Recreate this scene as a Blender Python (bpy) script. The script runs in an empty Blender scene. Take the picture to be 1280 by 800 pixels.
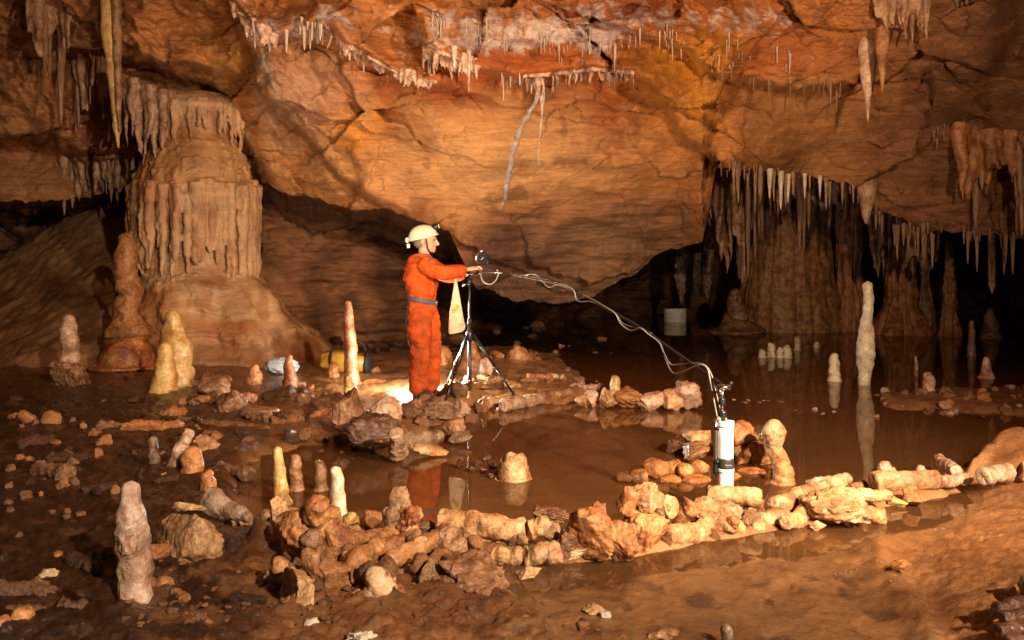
import bpy, bmesh, math
import numpy as np
from mathutils import Vector, Matrix
# ------------------------------------------------------------------ set-up
S = bpy.context.scene
COL = S.collection
F_PX, H, HZ, CU = 1100.0, 1.35, 335.0, 640.0      # focal length in photo pixels, eye height, horizon row
def P(u, v, d):
    u, v, d = np.broadcast_arrays(np.asarray(u, float), np.asarray(v, float), np.asarray(d, float))
    return np.stack([(u-CU)*d/F_PX, d, H-(v-HZ)*d/F_PX], -1)
def gd(v, z=0.0): return (H-z)*F_PX/(v-HZ)          # distance of a ground point seen at row v
def G(u, v, z=0.0): return P(u, v, gd(v, z))
# ------------------------------------------------------------------ noise
_r = np.random.RandomState(7)
_perm = np.concatenate([_r.permutation(256)]*3)
_g = _r.normal(size=(256, 3)); _g /= np.linalg.norm(_g, axis=1)[:, None]
def perlin(p):
    p = np.asarray(p, float); sh = p.shape[:-1]; p = p.reshape(-1, 3)
    i = np.floor(p).astype(int); f = p-i; i &= 255
    w = f*f*f*(f*(f*6-15)+10); out = np.zeros(len(p))
    for a in (0, 1):
        wx = w[:, 0] if a else 1-w[:, 0]
        for b in (0, 1):
            wy = w[:, 1] if b else 1-w[:, 1]
            for c in (0, 1):
                wz = w[:, 2] if c else 1-w[:, 2]
                h = _perm[_perm[_perm[i[:, 0]+a]+i[:, 1]+b]+i[:, 2]+c]
                g = _g[h]
                out += wx*wy*wz*((f[:, 0]-a)*g[:, 0]+(f[:, 1]-b)*g[:, 1]+(f[:, 2]-c)*g[:, 2])
    return (out*1.5).reshape(sh)
def fbm(p, o=4, gain=.5):
    s = 0; a = 1.0; p = np.asarray(p, float)
    for k in range(o):
        s = s+a*perlin(p+k*17.3); p = p*2.03; a *= gain
    return s
def ridged(p, o=3):
    s = 0; a = 1.0
    for k in range(o):
        s = s+a*(1-np.abs(perlin(p+k*9.1))*2); p = p*2.1; a *= .5
    return s
def sstep(a, b, x):
    t = np.clip((x-a)/(b-a), 0, 1); return t*t*(3-2*t)
def seg_dist(u, v, poly):
    best = np.full(u.shape, 1e9); side = np.zeros(u.shape)
    for (x0, y0), (x1, y1) in zip(poly[:-1], poly[1:]):
        dx, dy = x1-x0, y1-y0; L = dx*dx+dy*dy
        t = np.clip(((u-x0)*dx+(v-y0)*dy)/L, 0, 1)
        d = np.hypot(u-x0-t*dx, v-y0-t*dy)
        s = np.sign(dx*(v-y0)-dy*(u-x0))
        m = d < best; best[m] = d[m]; side[m] = s[m]
    return best, side
def in_poly(u, v, poly):
    c = np.zeros(u.shape, bool); n = len(poly)
    for i in range(n):
        x0, y0 = poly[i]; x1, y1 = poly[(i+1) % n]
        if y0 == y1: continue
        m = ((y0 > v) != (y1 > v)) & (u < (x1-x0)*(v-y0)/(y1-y0)+x0); c ^= m
    return c
def poly_sd(u, v, poly):                            # positive inside
    d, _ = seg_dist(u, v, list(poly)+[poly[0]])
    return np.where(in_poly(u, v, poly), d, -d)
# ------------------------------------------------------------------ mesh helpers
def gridF(nr, nc, wrap=False, flip=False):
    r = np.arange(nr-1)[:, None]; c = np.arange(nc if wrap else nc-1)[None, :]
    c1 = (c+1) % nc
    q = np.stack([r*nc+c, r*nc+c1, (r+1)*nc+c1, (r+1)*nc+c], -1).reshape(-1, 4)
    return q[:, ::-1] if flip else q
def mesh(name, V, F, mat=None, smooth=True, attrs=None):
    me = bpy.data.meshes.new(name)
    V = np.asarray(V, np.float32).reshape(-1, 3)
    if isinstance(F, np.ndarray):
        n, k = F.shape
        me.vertices.add(len(V)); me.vertices.foreach_set('co', V.ravel())
        me.loops.add(n*k); me.loops.foreach_set('vertex_index', F.astype(np.int32).ravel())
        me.polygons.add(n); me.polygons.foreach_set('loop_start', (np.arange(n)*k).astype(np.int32))
        me.update(calc_edges=True)
    else:
        me.from_pydata([tuple(x) for x in V], [], [tuple(f) for f in F])
    if smooth: me.polygons.foreach_set('use_smooth', np.ones(len(me.polygons), bool))
    for k, a in (attrs or {}).items():
        a = np.asarray(a, np.float32)
        if a.ndim == 1:
            at = me.attributes.new(k, 'FLOAT', 'POINT'); at.data.foreach_set('value', a)
        else:
            at = me.attributes.new(k, 'FLOAT_COLOR', 'POINT')
            at.data.foreach_set('color', np.concatenate([a, np.ones((len(a), 1), np.float32)], 1).ravel())
    if mat: me.materials.append(mat)
    me.validate(); me.update()
    return me
def link(name, me, loc=(0, 0, 0), parent=None):
    o = bpy.data.objects.new(name, me); COL.objects.link(o); o.location = tuple(loc)
    if parent: o.parent = parent
    return o
def tag(o, label=None, cat=None, group=None, kind=None):
    if label: o['label'] = label
    if cat: o['category'] = cat
    if group: o['group'] = group
    if kind: o['kind'] = kind
    return o
def mk(name, VF, mat, loc=None, parent=None, smooth=True, attrs=None):
    V, F = VF; V = np.asarray(V, float).reshape(-1, 3)
    if loc is not None: V = V-np.asarray(loc)[None]
    return link(name, mesh(name, V, F, mat, smooth, attrs), loc if loc is not None else (0, 0, 0), parent)
def empty(name, loc, label, cat, group=None):
    o = bpy.data.objects.new(name, None); COL.objects.link(o); o.location = tuple(loc); o.empty_display_size = .1
    return tag(o, label, cat, group)
def part(name, VF, mat, root, smooth=True):         # VF in world coordinates, child of a thing that stands at root.location
    V, F = VF
    off = Vector((0, 0, 0)); r = root
    while r is not None: off += r.location; r = r.parent
    V = np.asarray(V, float).reshape(-1, 3)-np.array(off)[None]
    return link(name, mesh(name, V, F, mat, smooth), (0, 0, 0), root)
def merge(*vfs):
    Vs, Fs, n = [], [], 0
    for V, F in vfs:
        V = np.asarray(V, float).reshape(-1, 3); Vs.append(V)
        Fs += [tuple(int(i)+n for i in f) for f in F]; n += len(V)
    return np.concatenate(Vs), Fs
def frames(path, ref=None):
    path = np.asarray(path, float); t = np.gradient(path, axis=0); t /= np.linalg.norm(t, axis=1)[:, None]+1e-12
    if ref is None: ref = np.array([0, 0, 1.]) if abs(t[:, 2]).mean() < .8 else np.array([0, 1., 0])
    n = np.zeros_like(path); b = np.zeros_like(path); prev = np.asarray(ref, float)
    for i in range(len(path)):
        x = prev-t[i]*prev.dot(t[i]); x /= np.linalg.norm(x)+1e-12; n[i] = x; b[i] = np.cross(t[i], x); prev = x
    return t, n, b
def revolve(path, radii, nc=14, amp=0.0, freq=6.0, seed=0.0, ell=(1, 1), caps=True, ref=None, octv=3, ring_amp=0.0, ring_f=30.):
    path = np.asarray(path, float); radii = np.asarray(radii, float)
    if caps:
        path = np.concatenate([path[:1]]*3+[path[1:-1]]+[path[-1:]]*3); radii = np.concatenate([[0.001, radii[0]*.6], radii, [radii[-1]*.6, 0.001]])
    keep = path.copy()
    d = np.linalg.norm(np.diff(path, axis=0), axis=1); u, idx = np.unique(np.cumsum(np.concatenate([[0], d])).round(7), return_inverse=True)
    uniq = np.array([path[np.where(idx == k)[0][0]] for k in range(len(u))])
    t, n, b = frames(uniq, ref); t, n, b = t[idx], n[idx], b[idx]
    a = np.linspace(0, 2*np.pi, nc, endpoint=False)
    dirs = n[:, None]*np.cos(a)[None, :, None]*ell[0]+b[:, None]*np.sin(a)[None, :, None]*ell[1]
    V = keep[:, None]+dirs*radii[:, None, None]
    if amp:
        k = fbm(V*freq+seed, octv)*amp
        if ring_amp: k = k+ring_amp*np.sin((u[idx]*ring_f)[:, None]+3*perlin(V*3+seed))
        w = np.clip(radii/max(radii.max(), 1e-6)*1.4, 0, 1)[:, None]
        V = V+dirs*(k*w)[..., None]
        if caps:
            for e, sg in ((slice(0, 2), -min(1, radii[2]/radii.max()*1.2)), (slice(-2, None), min(1, radii[-3]/radii.max()*1.2))):
                V[e] += sg*t[e][:, None]*(fbm(V[e]*freq*1.5+seed+5, 2)*amp*1.2)[..., None]
    return V.reshape(-1, 3), gridF(len(path), nc, True)
def tube(pts, r, n=8, res=None, caps=True):
    pts = np.asarray(pts, float)
    if res:
        tt = np.linspace(0, len(pts)-1, res); pts = catmull(pts, tt)
    rr = np.full(len(pts), r) if np.isscalar(r) else np.interp(np.linspace(0, 1, len(pts)), np.linspace(0, 1, len(r)), r)
    return revolve(pts, rr, n, caps=caps)
def catmull(p, tt):
    p = np.asarray(p, float); q = np.concatenate([[2*p[0]-p[1]], p, [2*p[-1]-p[-2]]])
    i = np.clip(np.floor(tt).astype(int), 0, len(p)-2); f = (tt-i)[:, None]
    a, b, c, d = q[i], q[i+1], q[i+2], q[i+3]
    return .5*((2*b)+(-a+c)*f+(2*a-5*b+4*c-d)*f**2+(-a+3*b-3*c+d)*f**3)
def box(c, s, bevel=.0):
    bm = bmesh.new(); bmesh.ops.create_cube(bm, size=1, matrix=Matrix.Translation(Vector(tuple(c))) @ Matrix.Diagonal(Vector((*s, 1))))
    if bevel: bmesh.ops.bevel(bm, geom=bm.edges[:], offset=bevel, segments=2, affect='EDGES')
    V = [tuple(v.co) for v in bm.verts]; bm.verts.index_update(); Fc = [[v.index for v in f.verts] for f in bm.faces]; bm.free()
    return np.array(V), Fc
_ico = {}
def ico(n):
    if n not in _ico:
        bm = bmesh.new(); bmesh.ops.create_icosphere(bm, subdivisions=n, radius=1)
        _ico[n] = (np.array([tuple(v.co) for v in bm.verts]), np.array([[v.index for v in f.verts] for f in bm.faces])); bm.free()
    return _ico[n]
def ball(c, r, n=3):
    V, Fc = ico(n); return V*np.asarray(r)+np.asarray(c), Fc
def rotm(axis, a): return np.array(Matrix.Rotation(a, 3, axis))
def rock_vf(c, r, seed, cuts=9, amp=.16, n=4, rz=0.0, tilt=0.0, freq=1.6):
    rs = np.random.RandomState(int(seed*1000) % 99991); V, Fc = ico(n); V = V.copy()
    for k in range(cuts):
        d = rs.normal(size=3); d /= np.linalg.norm(d); h = rs.uniform(.42, .82)
        s = V@d; m = s > h; V[m] -= np.outer((s[m]-h)*.95, d)
    o = rs.uniform(-50, 50, 3)
    V = V*(1+amp*.8*fbm(V*freq+o, 3)+amp*.5*fbm(V*freq*3.2+o, 4)-amp*.35*np.maximum(0, perlin(V*freq*5+o))**1.)[:, None]
    V = V*np.asarray(r)
    V = V@rotm('Y', tilt).T@rotm('Z', rz).T
    return V+np.asarray(c), Fc
# ------------------------------------------------------------------ materials
def new_mat(name):
    m = bpy.data.materials.new(name); m.use_nodes = True; nt = m.node_tree; nt.nodes.clear()
    out = nt.nodes.new('ShaderNodeOutputMaterial'); b = nt.nodes.new('ShaderNodeBsdfPrincipled'); nt.links.new(b.outputs[0], out.inputs[0])
    return m, nt, b
def nd(nt, t, **kw):
    n = nt.nodes.new(t)
    for k, v in kw.items():
        if k in n.inputs: n.inputs[k].default_value = v
        else: setattr(n, k, v)
    return n
def ramp(nt, fac, stops):
    r = nt.nodes.new('ShaderNodeValToRGB'); e = r.color_ramp.elements
    while len(e) < len(stops): e.new(.5)
    for x, (p, c) in zip(e, stops): x.position = p; x.color = (*c, 1) if len(c) == 3 else c
    nt.links.new(fac, r.inputs[0]); return r.outputs[0]
def g3(x): return (x, x, x)
def mixc(nt, a, b, fac, mode='MIX'):
    m = nt.nodes.new('ShaderNodeMix'); m.data_type = 'RGBA'; m.blend_type = mode
    for s, v in ((0, fac), (6, a), (7, b)):
        if isinstance(v, (int, float)): m.inputs[s].default_value = v
        elif isinstance(v, tuple): m.inputs[s].default_value = (*v, 1)
        else: nt.links.new(v, m.inputs[s])
    return m.outputs[2]
def bumps(nt, b, coord, layers):
    last = None
    for sc, st, dist, det in layers:
        n = nd(nt, 'ShaderNodeTexNoise'); n.inputs['Scale'].default_value = sc; n.inputs['Detail'].default_value = det; n.inputs['Roughness'].default_value = .62
        nt.links.new(coord, n.inputs['Vector'])
        u = nd(nt, 'ShaderNodeBump'); u.inputs['Strength'].default_value = st; u.inputs['Distance'].default_value = dist
        nt.links.new(n.outputs[0], u.inputs['Height'])
        if last: nt.links.new(last, u.inputs['Normal'])
        last = u.outputs[0]
    nt.links.new(last, b.inputs['Normal'])
def stone_mat(name, dark, mid, light, scale=9., rough=(.35, .75), bump=.6, spec=.5, coat=0., stain=.8):
    m, nt, b = new_mat(name)
    tc = nd(nt, 'ShaderNodeTexCoord'); oi = nd(nt, 'ShaderNodeObjectInfo')
    ml = nd(nt, 'ShaderNodeVectorMath', operation='MULTIPLY_ADD'); nt.links.new(oi.outputs['Random'], ml.inputs[0]); ml.inputs[1].default_value = (37, 19, 53); nt.links.new(tc.outputs['Object'], ml.inputs[2])
    co = ml.outputs[0]
    n1 = nd(nt, 'ShaderNodeTexNoise'); n1.inputs['Scale'].default_value = scale; n1.inputs['Detail'].default_value = 7; n1.inputs['Roughness'].default_value = .65; n1.inputs['Distortion'].default_value = .5; nt.links.new(co, n1.inputs['Vector'])
    c = ramp(nt, n1.outputs[0], [(.30, dark), (.47, mid), (.68, light)])
    n2 = nd(nt, 'ShaderNodeTexNoise'); n2.inputs['Scale'].default_value = scale*6; n2.inputs['Detail'].default_value = 4; nt.links.new(co, n2.inputs['Vector'])
    f2 = ramp(nt, n2.outputs[0], [(.35, g3(.62)), (.6, g3(1.0))])
    c = mixc(nt, c, f2, .8, 'MULTIPLY')
    nb = nd(nt, 'ShaderNodeTexNoise'); nb.inputs['Scale'].default_value = scale*.55; nb.inputs['Detail'].default_value = 9; nb.inputs['Roughness'].default_value = .72; nt.links.new(co, nb.inputs['Vector'])
    c = mixc(nt, c, ramp(nt, nb.outputs[0], [(.49, (1, 1, 1)), (.57, (.55, .42, .34)), (.70, (.34, .22, .16))]), stain, 'MULTIPLY')
    vo = nd(nt, 'ShaderNodeTexVoronoi'); vo.inputs['Scale'].default_value = scale*5; nt.links.new(co, vo.inputs['Vector'])
    c = mixc(nt, c, ramp(nt, vo.outputs['Distance'], [(.08, (.5, .4, .32)), (.25, (1, 1, 1))]), stain*.7, 'MULTIPLY')
    hv = nd(nt, 'ShaderNodeHueSaturation'); nt.links.new(c, hv.inputs['Color'])
    mr = nd(nt, 'ShaderNodeMapRange'); mr.inputs['To Min'].default_value = .78; mr.inputs['To Max'].default_value = 1.15; nt.links.new(oi.outputs['Random'], mr.inputs[0]); nt.links.new(mr.outputs[0], hv.inputs['Value'])
    nt.links.new(hv.outputs[0], b.inputs['Base Color'])
    n3 = nd(nt, 'ShaderNodeTexNoise'); n3.inputs['Scale'].default_value = scale*1.7; nt.links.new(co, n3.inputs['Vector'])
    nt.links.new(ramp(nt, n3.outputs[0], [(.38, g3(rough[0])), (.62, g3(rough[1]))]), b.inputs['Roughness'])
    b.inputs['Specular IOR Level'].default_value = spec
    b.inputs['Coat Weight'].default_value = coat; b.inputs['Coat Roughness'].default_value = .15
    bumps(nt, b, co, [(scale*1.6, bump*.8, .035, 4), (scale*7, bump*1.2, .010, 6)])
    return m
def attr_mat(name, strata=1.0, bump=.6, spec=.4, scale=1.0):
    m, nt, b = new_mat(name)
    at = nd(nt, 'ShaderNodeAttribute', attribute_name='Col'); wt = nd(nt, 'ShaderNodeAttribute', attribute_name='Rgh')
    ge = nd(nt, 'ShaderNodeNewGeometry'); po = ge.outputs['Position']
    mp = nd(nt, 'ShaderNodeMapping'); mp.inputs['Scale'].default_value = (.6, .6, 1+6*strata); nt.links.new(po, mp.inputs[0])
    n1 = nd(nt, 'ShaderNodeTexNoise'); n1.inputs['Scale'].default_value = 3.2*scale; n1.inputs['Detail'].default_value = 8; n1.inputs['Roughness'].default_value = .65; n1.inputs['Distortion'].default_value = .3; nt.links.new(mp.outputs[0], n1.inputs['Vector'])
    n2 = nd(nt, 'ShaderNodeTexNoise'); n2.inputs['Scale'].default_value = 14*scale; n2.inputs['Detail'].default_value = 7; n2.inputs['Roughness'].default_value = .7; nt.links.new(po, n2.inputs['Vector'])
    n3 = nd(nt, 'ShaderNodeTexNoise'); n3.inputs['Scale'].default_value = 1.1*scale; n3.inputs['Detail'].default_value = 10; n3.inputs['Roughness'].default_value = .62; n3.inputs['Distortion'].default_value = .8; nt.links.new(po, n3.inputs['Vector'])
    f1 = ramp(nt, n1.outputs[0], [(.3, g3(.68)), (.5, g3(.97)), (.7, g3(1.15))])
    f2 = ramp(nt, n2.outputs[0], [(.30, g3(.62)), (.42, g3(.96)), (.7, g3(1.12))])
    f3 = ramp(nt, n3.outputs[0], [(.34, (.62, .52, .45)), (.5, g3(1.0)), (.66, (1.2, 1.18, 1.12))])
    c = mixc(nt, at.outputs['Color'], f1, .8, 'MULTIPLY'); c = mixc(nt, c, f2, .6, 'MULTIPLY'); c = mixc(nt, c, f3, .8, 'MULTIPLY')
    nt.links.new(c, b.inputs['Base Color'])
    mu = nd(nt, 'ShaderNodeMath', operation='MULTIPLY'); nt.links.new(wt.outputs['Fac'], mu.inputs[0]); nt.links.new(ramp(nt, n2.outputs[0], [(.3, g3(.6)), (.7, g3(1.3))]), mu.inputs[1])
    nt.links.new(mu.outputs[0], b.inputs['Roughness'])
    b.inputs['Specular IOR Level'].default_value = spec
    n4 = nd(nt, 'ShaderNodeTexNoise'); n4.inputs['Scale'].default_value = 42*scale; n4.inputs['Detail'].default_value = 5; n4.inputs['Roughness'].default_value = .7; nt.links.new(po, n4.inputs['Vector'])
    bp1 = nd(nt, 'ShaderNodeBump'); bp1.inputs['Strength'].default_value = bump; bp1.inputs['Distance'].default_value = .06/scale; nt.links.new(n1.outputs[0], bp1.inputs['Height'])
    bp2 = nd(nt, 'ShaderNodeBump'); bp2.inputs['Strength'].default_value = bump; bp2.inputs['Distance'].default_value = .02/scale; nt.links.new(n2.outputs[0], bp2.inputs['Height']); nt.links.new(bp1.outputs[0], bp2.inputs['Normal'])
    bp3 = nd(nt, 'ShaderNodeBump'); bp3.inputs['Strength'].default_value = bump; bp3.inputs['Distance'].default_value = .012/scale; nt.links.new(n4.outputs[0], bp3.inputs['Height']); nt.links.new(bp2.outputs[0], bp3.inputs['Normal'])
    nt.links.new(bp3.outputs[0], b.inputs['Normal'])
    return m
def plain(name, c, rough=.5, metal=0., var=.15, scale=30., bump=.0, spec=.5):
    m, nt, b = new_mat(name)
    tc = nd(nt, 'ShaderNodeTexCoord'); n = nd(nt, 'ShaderNodeTexNoise'); n.inputs['Scale'].default_value = scale; n.inputs['Detail'].default_value = 5; nt.links.new(tc.outputs['Object'], n.inputs['Vector'])
    cc = ramp(nt, n.outputs[0], [(.3, tuple(x*(1-var) for x in c)), (.65, tuple(min(1, x*(1+var*.5)) for x in c))])
    nt.links.new(cc, b.inputs['Base Color']); b.inputs['Roughness'].default_value = rough; b.inputs['Metallic'].default_value = metal; b.inputs['Specular IOR Level'].default_value = spec
    if bump: bumps(nt, b, tc.outputs['Object'], [(scale*.4, bump, .01, 4)])
    return m
M = dict(
 cream=stone_mat('calcite_cream', (.27, .105, .035), (.49, .265, .11), (.66, .46, .27), 9),
 orange=stone_mat('calcite_orange', (.20, .065, .02), (.43, .175, .052), (.58, .32, .13), 9),
 brown=stone_mat('calcite_brown', (.10, .042, .018), (.25, .115, .05), (.42, .23, .12), 8, (.22, .6)),
 white=stone_mat('calcite_white', (.44, .28, .14), (.62, .50, .34), (.76, .70, .58), 9, (.4, .7), .35, stain=.3),
 yellow=stone_mat('calcite_yellow', (.38, .16, .04), (.55, .32, .095), (.70, .50, .22), 8, (.25, .5), .3, stain=.3),
 pink=stone_mat('calcite_pink', (.32, .15, .09), (.52, .31, .20), (.68, .50, .38), 9, (.25, .6)),
 dark=stone_mat('wet_dark_stone', (.03, .014, .008), (.09, .04, .02), (.19, .09, .045), 10, (.08, .3), .7),
 rust=stone_mat('rust_stone', (.20, .06, .02), (.42, .15, .045), (.56, .28, .10), 8, (.25, .55)),
 grey=stone_mat('calcite_grey', (.13, .075, .045), (.29, .185, .115), (.44, .31, .21), 8, (.3, .6)),
 straw=stone_mat('soda_straw', (.36, .22, .14), (.55, .42, .33), (.72, .62, .54), 14, (.3, .6), .3, stain=.3),
 ceil_stal=stone_mat('stalactite_tan', (.20, .09, .04), (.38, .20, .10), (.52, .33, .19), 7, (.35, .7)),
 orange_suit=stone_mat('orange_cloth', (.26, .085, .03), (.60, .088, .014), (.66, .105, .018), 2.2, (.75, .9), .2, .15, 0., .45),
 skin=plain('skin', (.55, .27, .18), .5, 0, .15, 25), hair=plain('grey_hair', (.16, .12, .09), .8),
 helmet=plain('helmet_shell', (.72, .62, .46), .3, 0, .12, 10), belt=plain('blue_grey_webbing', (.07, .085, .12), .7),
 black=plain('black_metal', (.012, .013, .016), .35), rubber=plain('black_rubber', (.015, .013, .012), .7),
 boot=plain('muddy_boot', (.035, .022, .015), .5, 0, .4, 20), chrome=plain('bare_metal', (.55, .55, .56), .25, 1., .1),
 pvc=plain('white_plastic', (.80, .79, .76), .35, 0, .06, 8), cable=plain('grey_cable', (.26, .25, .24), .35, 0, .1),
 cloth=plain('cream_canvas', (.60, .50, .34), .85, 0, .2, 20, .4), ymark=plain('yellow_print', (.60, .42, .04), .8),
 ybag=plain('yellow_tarpaulin', (.40, .22, .022), .45, 0, .25, 12, .5), strap=plain('black_strap', (.02, .02, .02), .7),
 bluebag=plain('pale_blue_plastic', (.42, .46, .52), .3, 0, .3, 18, .6), drum=plain('chalky_white', (.85, .82, .76), .7, 0, .25, 12),
 glass=plain('dark_glass', (.02, .022, .028), .06, 0, .1, 10, 0, .8), lens=plain('lamp_lens', (.75, .75, .78), .1, .0, .05),
 band=plain('black_band', (.03, .03, .032), .5), vein=stone_mat('vein_calcite', (.40, .27, .20), (.60, .47, .40), (.74, .66, .60), 10, stain=.3),
)
# ------------------------------------------------------------------ cave shell (roof, sloping wall, recess, back wall)
UK = [-600, 0, 80, 160, 250, 320, 345, 400, 430, 470, 500, 530, 562, 576, 596, 640, 700, 745, 775, 800, 825, 850, 878, 886, 896, 950, 1050, 1085, 1100, 1150, 1280, 1880]
VL = [255, 252, 250, 236, 226, 224, 236, 250, 262, 261, 268, 278, 290, 320, 362, 374, 377, 372, 352, 338, 318, 313, 300, 262, 209, 213, 226, 240, 262, 286, 300, 330]
def v_lip(u):
    u = np.asarray(u, float); z = 0*u; return np.interp(u, UK, VL)+6*perlin(np.stack([u/38., z+.3, z], -1))*np.clip((u-250)/80, 0, 1)+4*perlin(np.stack([u/13., z+7.3, z], -1))+2*perlin(np.stack([u/5., z+3.3, z], -1))
DU = [-600, 0, 150, 300, 420, 560, 700, 850, 905, 1000, 1150, 1280, 1880]
DT = np.array([[12, 13, 14, 14], [12, 13.5, 14.6, 14.8], [12, 13.5, 14.6, 15], [11.5, 12.5, 13.5, 14.2], [10.5, 11.3, 12.2, 13], [10, 11, 12.2, 13.3],
   [10, 11.2, 12.8, 14.5], [9.8, 11, 12.5, 14], [9.4, 10.4, 11.2, 11.9], [9.2, 10.2, 11.2, 12.2], [9, 10.2, 11.5, 12.5], [8.5, 9.5, 10.8, 12], [8, 8.5, 9.5, 11]])
_du = np.arange(-640, 1930, 10.); _dt = np.stack([np.interp(_du, DU, DT[:, k]) for k in range(4)], 1)
_ker = np.exp(-(np.arange(-6, 7)/3.)**2); _ker /= _ker.sum()
for k in range(4): _dt[:, k] = np.convolve(np.pad(_dt[:, k], 6, mode='edge'), _ker, mode='valid')
# creases: polyline, metres, fade in px, edge width; the side on the right of the direction of travel (screen) stands nearer
CREASES = [
 ([(560, 296), (470, 252), (415, 207), (352, 140), (328, 112), (300, 40), (270, -60)], .5, 170, 3),
 ([(330, 116), (318, 112), (290, 92), (250, 84), (200, 80), (150, 70)], 1.0, 90, 3),
 ([(330, 230), (300, 175), (292, 140), (250, 110), (205, 92), (160, 60)], .7, 60, 4),
 ([(170, 188), (100, 186), (40, 178), (-60, 182)], 1.2, 80, 4),
 ([(150, 72), (100, 68), (60, 62), (0, 60), (-80, 70)], .5, 50, 8),
 ([(560, 112), (500, 98), (452, 72), (428, 62), (400, 30), (380, 38), (345, 50), (318, 38), (286, -5)], 1.1, 70, 3),
 ([(800, 104), (780, 92), (740, 90), (690, 97), (650, 104), (600, 88), (560, 74), (535, 60), (520, 20)], 1.0, 70, 3),
 ([(888, 194), (866, 178), (845, 158), (830, 132), (812, 112), (790, 94)], .75, 90, 3),
 ([(1060, 108), (1000, 112), (950, 104), (905, 98), (880, 84), (850, 56), (800, 44), (760, 30)], .9, 60, 3),
 ([(886, 200), (890, 160), (904, 140), (912, 112), (920, 100)], -.35, 60, 2.5),
 ([(1215, 200), (1198, 150), (1215, 110), (1250, 60), (1265, -20)], -.8, 130, 8),
 ([(760, 200), (778, 190), (782, 170), (768, 140), (755, 120)], .25, 50, 4),
 ([(700, 50), (660, 54), (600, 40), (560, 36)], .3, 40, 4),
 ([(440, 250), (452, 215), (440, 180), (420, 170)], .25, 40, 3),
 ([(330, 250), (300, 215), (285, 190)], -.3, 40, 4),
]
_fr2 = np.random.RandomState(5)
def _cells(n, lo, hi, rs_):
    c = rs_.uniform(lo, hi, (n, 2)); return c, rs_.normal(0, 1, (n, 3))
_C1 = _cells(120, (-640, -200), (1900, 420), _fr2); _C2 = _cells(900, (-100, -60), (1380, 400), _fr2)
def facets(u, v, cells, sx, chunk=20000):
    c, g = cells; sh = u.shape; uf = u.ravel(); vf = v.ravel(); out = np.empty(len(uf)); edge = np.empty(len(uf))
    for i in range(0, len(uf), chunk):
        du = uf[i:i+chunk, None]-c[None, :, 0]; dv = (vf[i:i+chunk, None]-c[None, :, 1])*1.5
        d = du*du+dv*dv; k = d.argmin(1); r = np.arange(len(k)); d1 = d[r, k]; d[r, k] = 1e18; d2 = d.min(1)
        out[i:i+chunk] = (g[k, 0]*du[r, k]+g[k, 1]*dv[r, k])/sx+g[k, 2]*.5
        edge[i:i+chunk] = np.sqrt(d2)-np.sqrt(d1)
    return out.reshape(sh), edge.reshape(sh)
def shell_depth(u, v):
    u = np.asarray(u, float); v = np.asarray(v, float)
    vl = np.interp(u, _vs_u, _vs); t = np.clip((v+40)/(vl+40), -.2, 1.5)*3
    cols = [np.interp(u, _du, _dt[:, k]) for k in range(4)]
    i = np.clip(np.floor(t), 0, 2); f = t-i; f = np.where(f > 0, f, f)
    c = np.stack(cols, -1); ii = i.astype(int)
    a = np.take_along_axis(c, ii[..., None], -1)[..., 0]; b = np.take_along_axis(c, (ii+1)[..., None], -1)[..., 0]
    D = a+(b-a)*f
    p0 = P(u, v, D)
    wu = u+9*fbm(p0*1.3, 3)+3*fbm(p0*5+9, 2); wv = v+9*fbm(p0*1.3+40, 3)+3*fbm(p0*5+70, 2)
    for poly, A, L, w in CREASES:
        d, s = seg_dist(wu, wv, poly); s = d*s
        D = D-A*(1/(1+np.exp(-np.clip(s/w, -40, 40))))*np.exp(-np.maximum(s, 0)/L)
    # bedding, hollows and rough crust
    w2u = u+14*fbm(p0*.9+7, 3)+4*fbm(p0*4+3, 2); w2v = v+12*fbm(p0*.9+27, 3)+4*fbm(p0*4+13, 2)
    calm = blob(u, v, 690, 230, 190, 110)+blob(u, v, 1000, 160, 110, 50)+.6*blob(u, v, 600, 190, 110, 60)
    calm = 1-.8*np.clip(calm, 0, 1)
    f1, e1 = facets(w2u, w2v, _C1, 90.)
    f2, e2 = facets(w2u, w2v, _C2, 30.)
    D = D+calm*(.17*f1+.045*f2)+.05*calm*np.exp(-(e1/3.)**2)*sstep(.0, .3, fbm(p0*.7+60, 2))
    D = D-.22*fbm(p0*np.array([.55, .55, .8]), 3)-.022*ridged(p0*np.array([.7, .7, 5.]), 3)-.035*fbm(p0*4, 4)
    rough = sstep(40, 110, 115-v)*sstep(430, 560, u)*(1-sstep(1050, 1150, u))
    D = D-.09*rough*ridged(p0*4.2, 3)
    lf = (1-sstep(150, 230, u))
    D = D-.16*lf*ridged(p0*np.array([1.6, 1.6, .5]), 3)*sstep(190, 150, v)
    low = sstep(215, 290, v)*sstep(540, 600, u)
    D = D-.14*low*ridged(p0*np.array([.5, .5, 2.6]), 3)
    return D
_vs_u = np.arange(-700, 2000, 5.); _k2 = np.exp(-(np.arange(-40, 41)/18.)**2); _k2 /= _k2.sum()
_vs = np.convolve(np.pad(v_lip(_vs_u), 40, mode='edge'), _k2, mode='valid')
def blob(u, v, cx, cy, rx, ry): return np.exp(-((u-cx)/rx)**2-((v-cy)/ry)**2)
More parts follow.
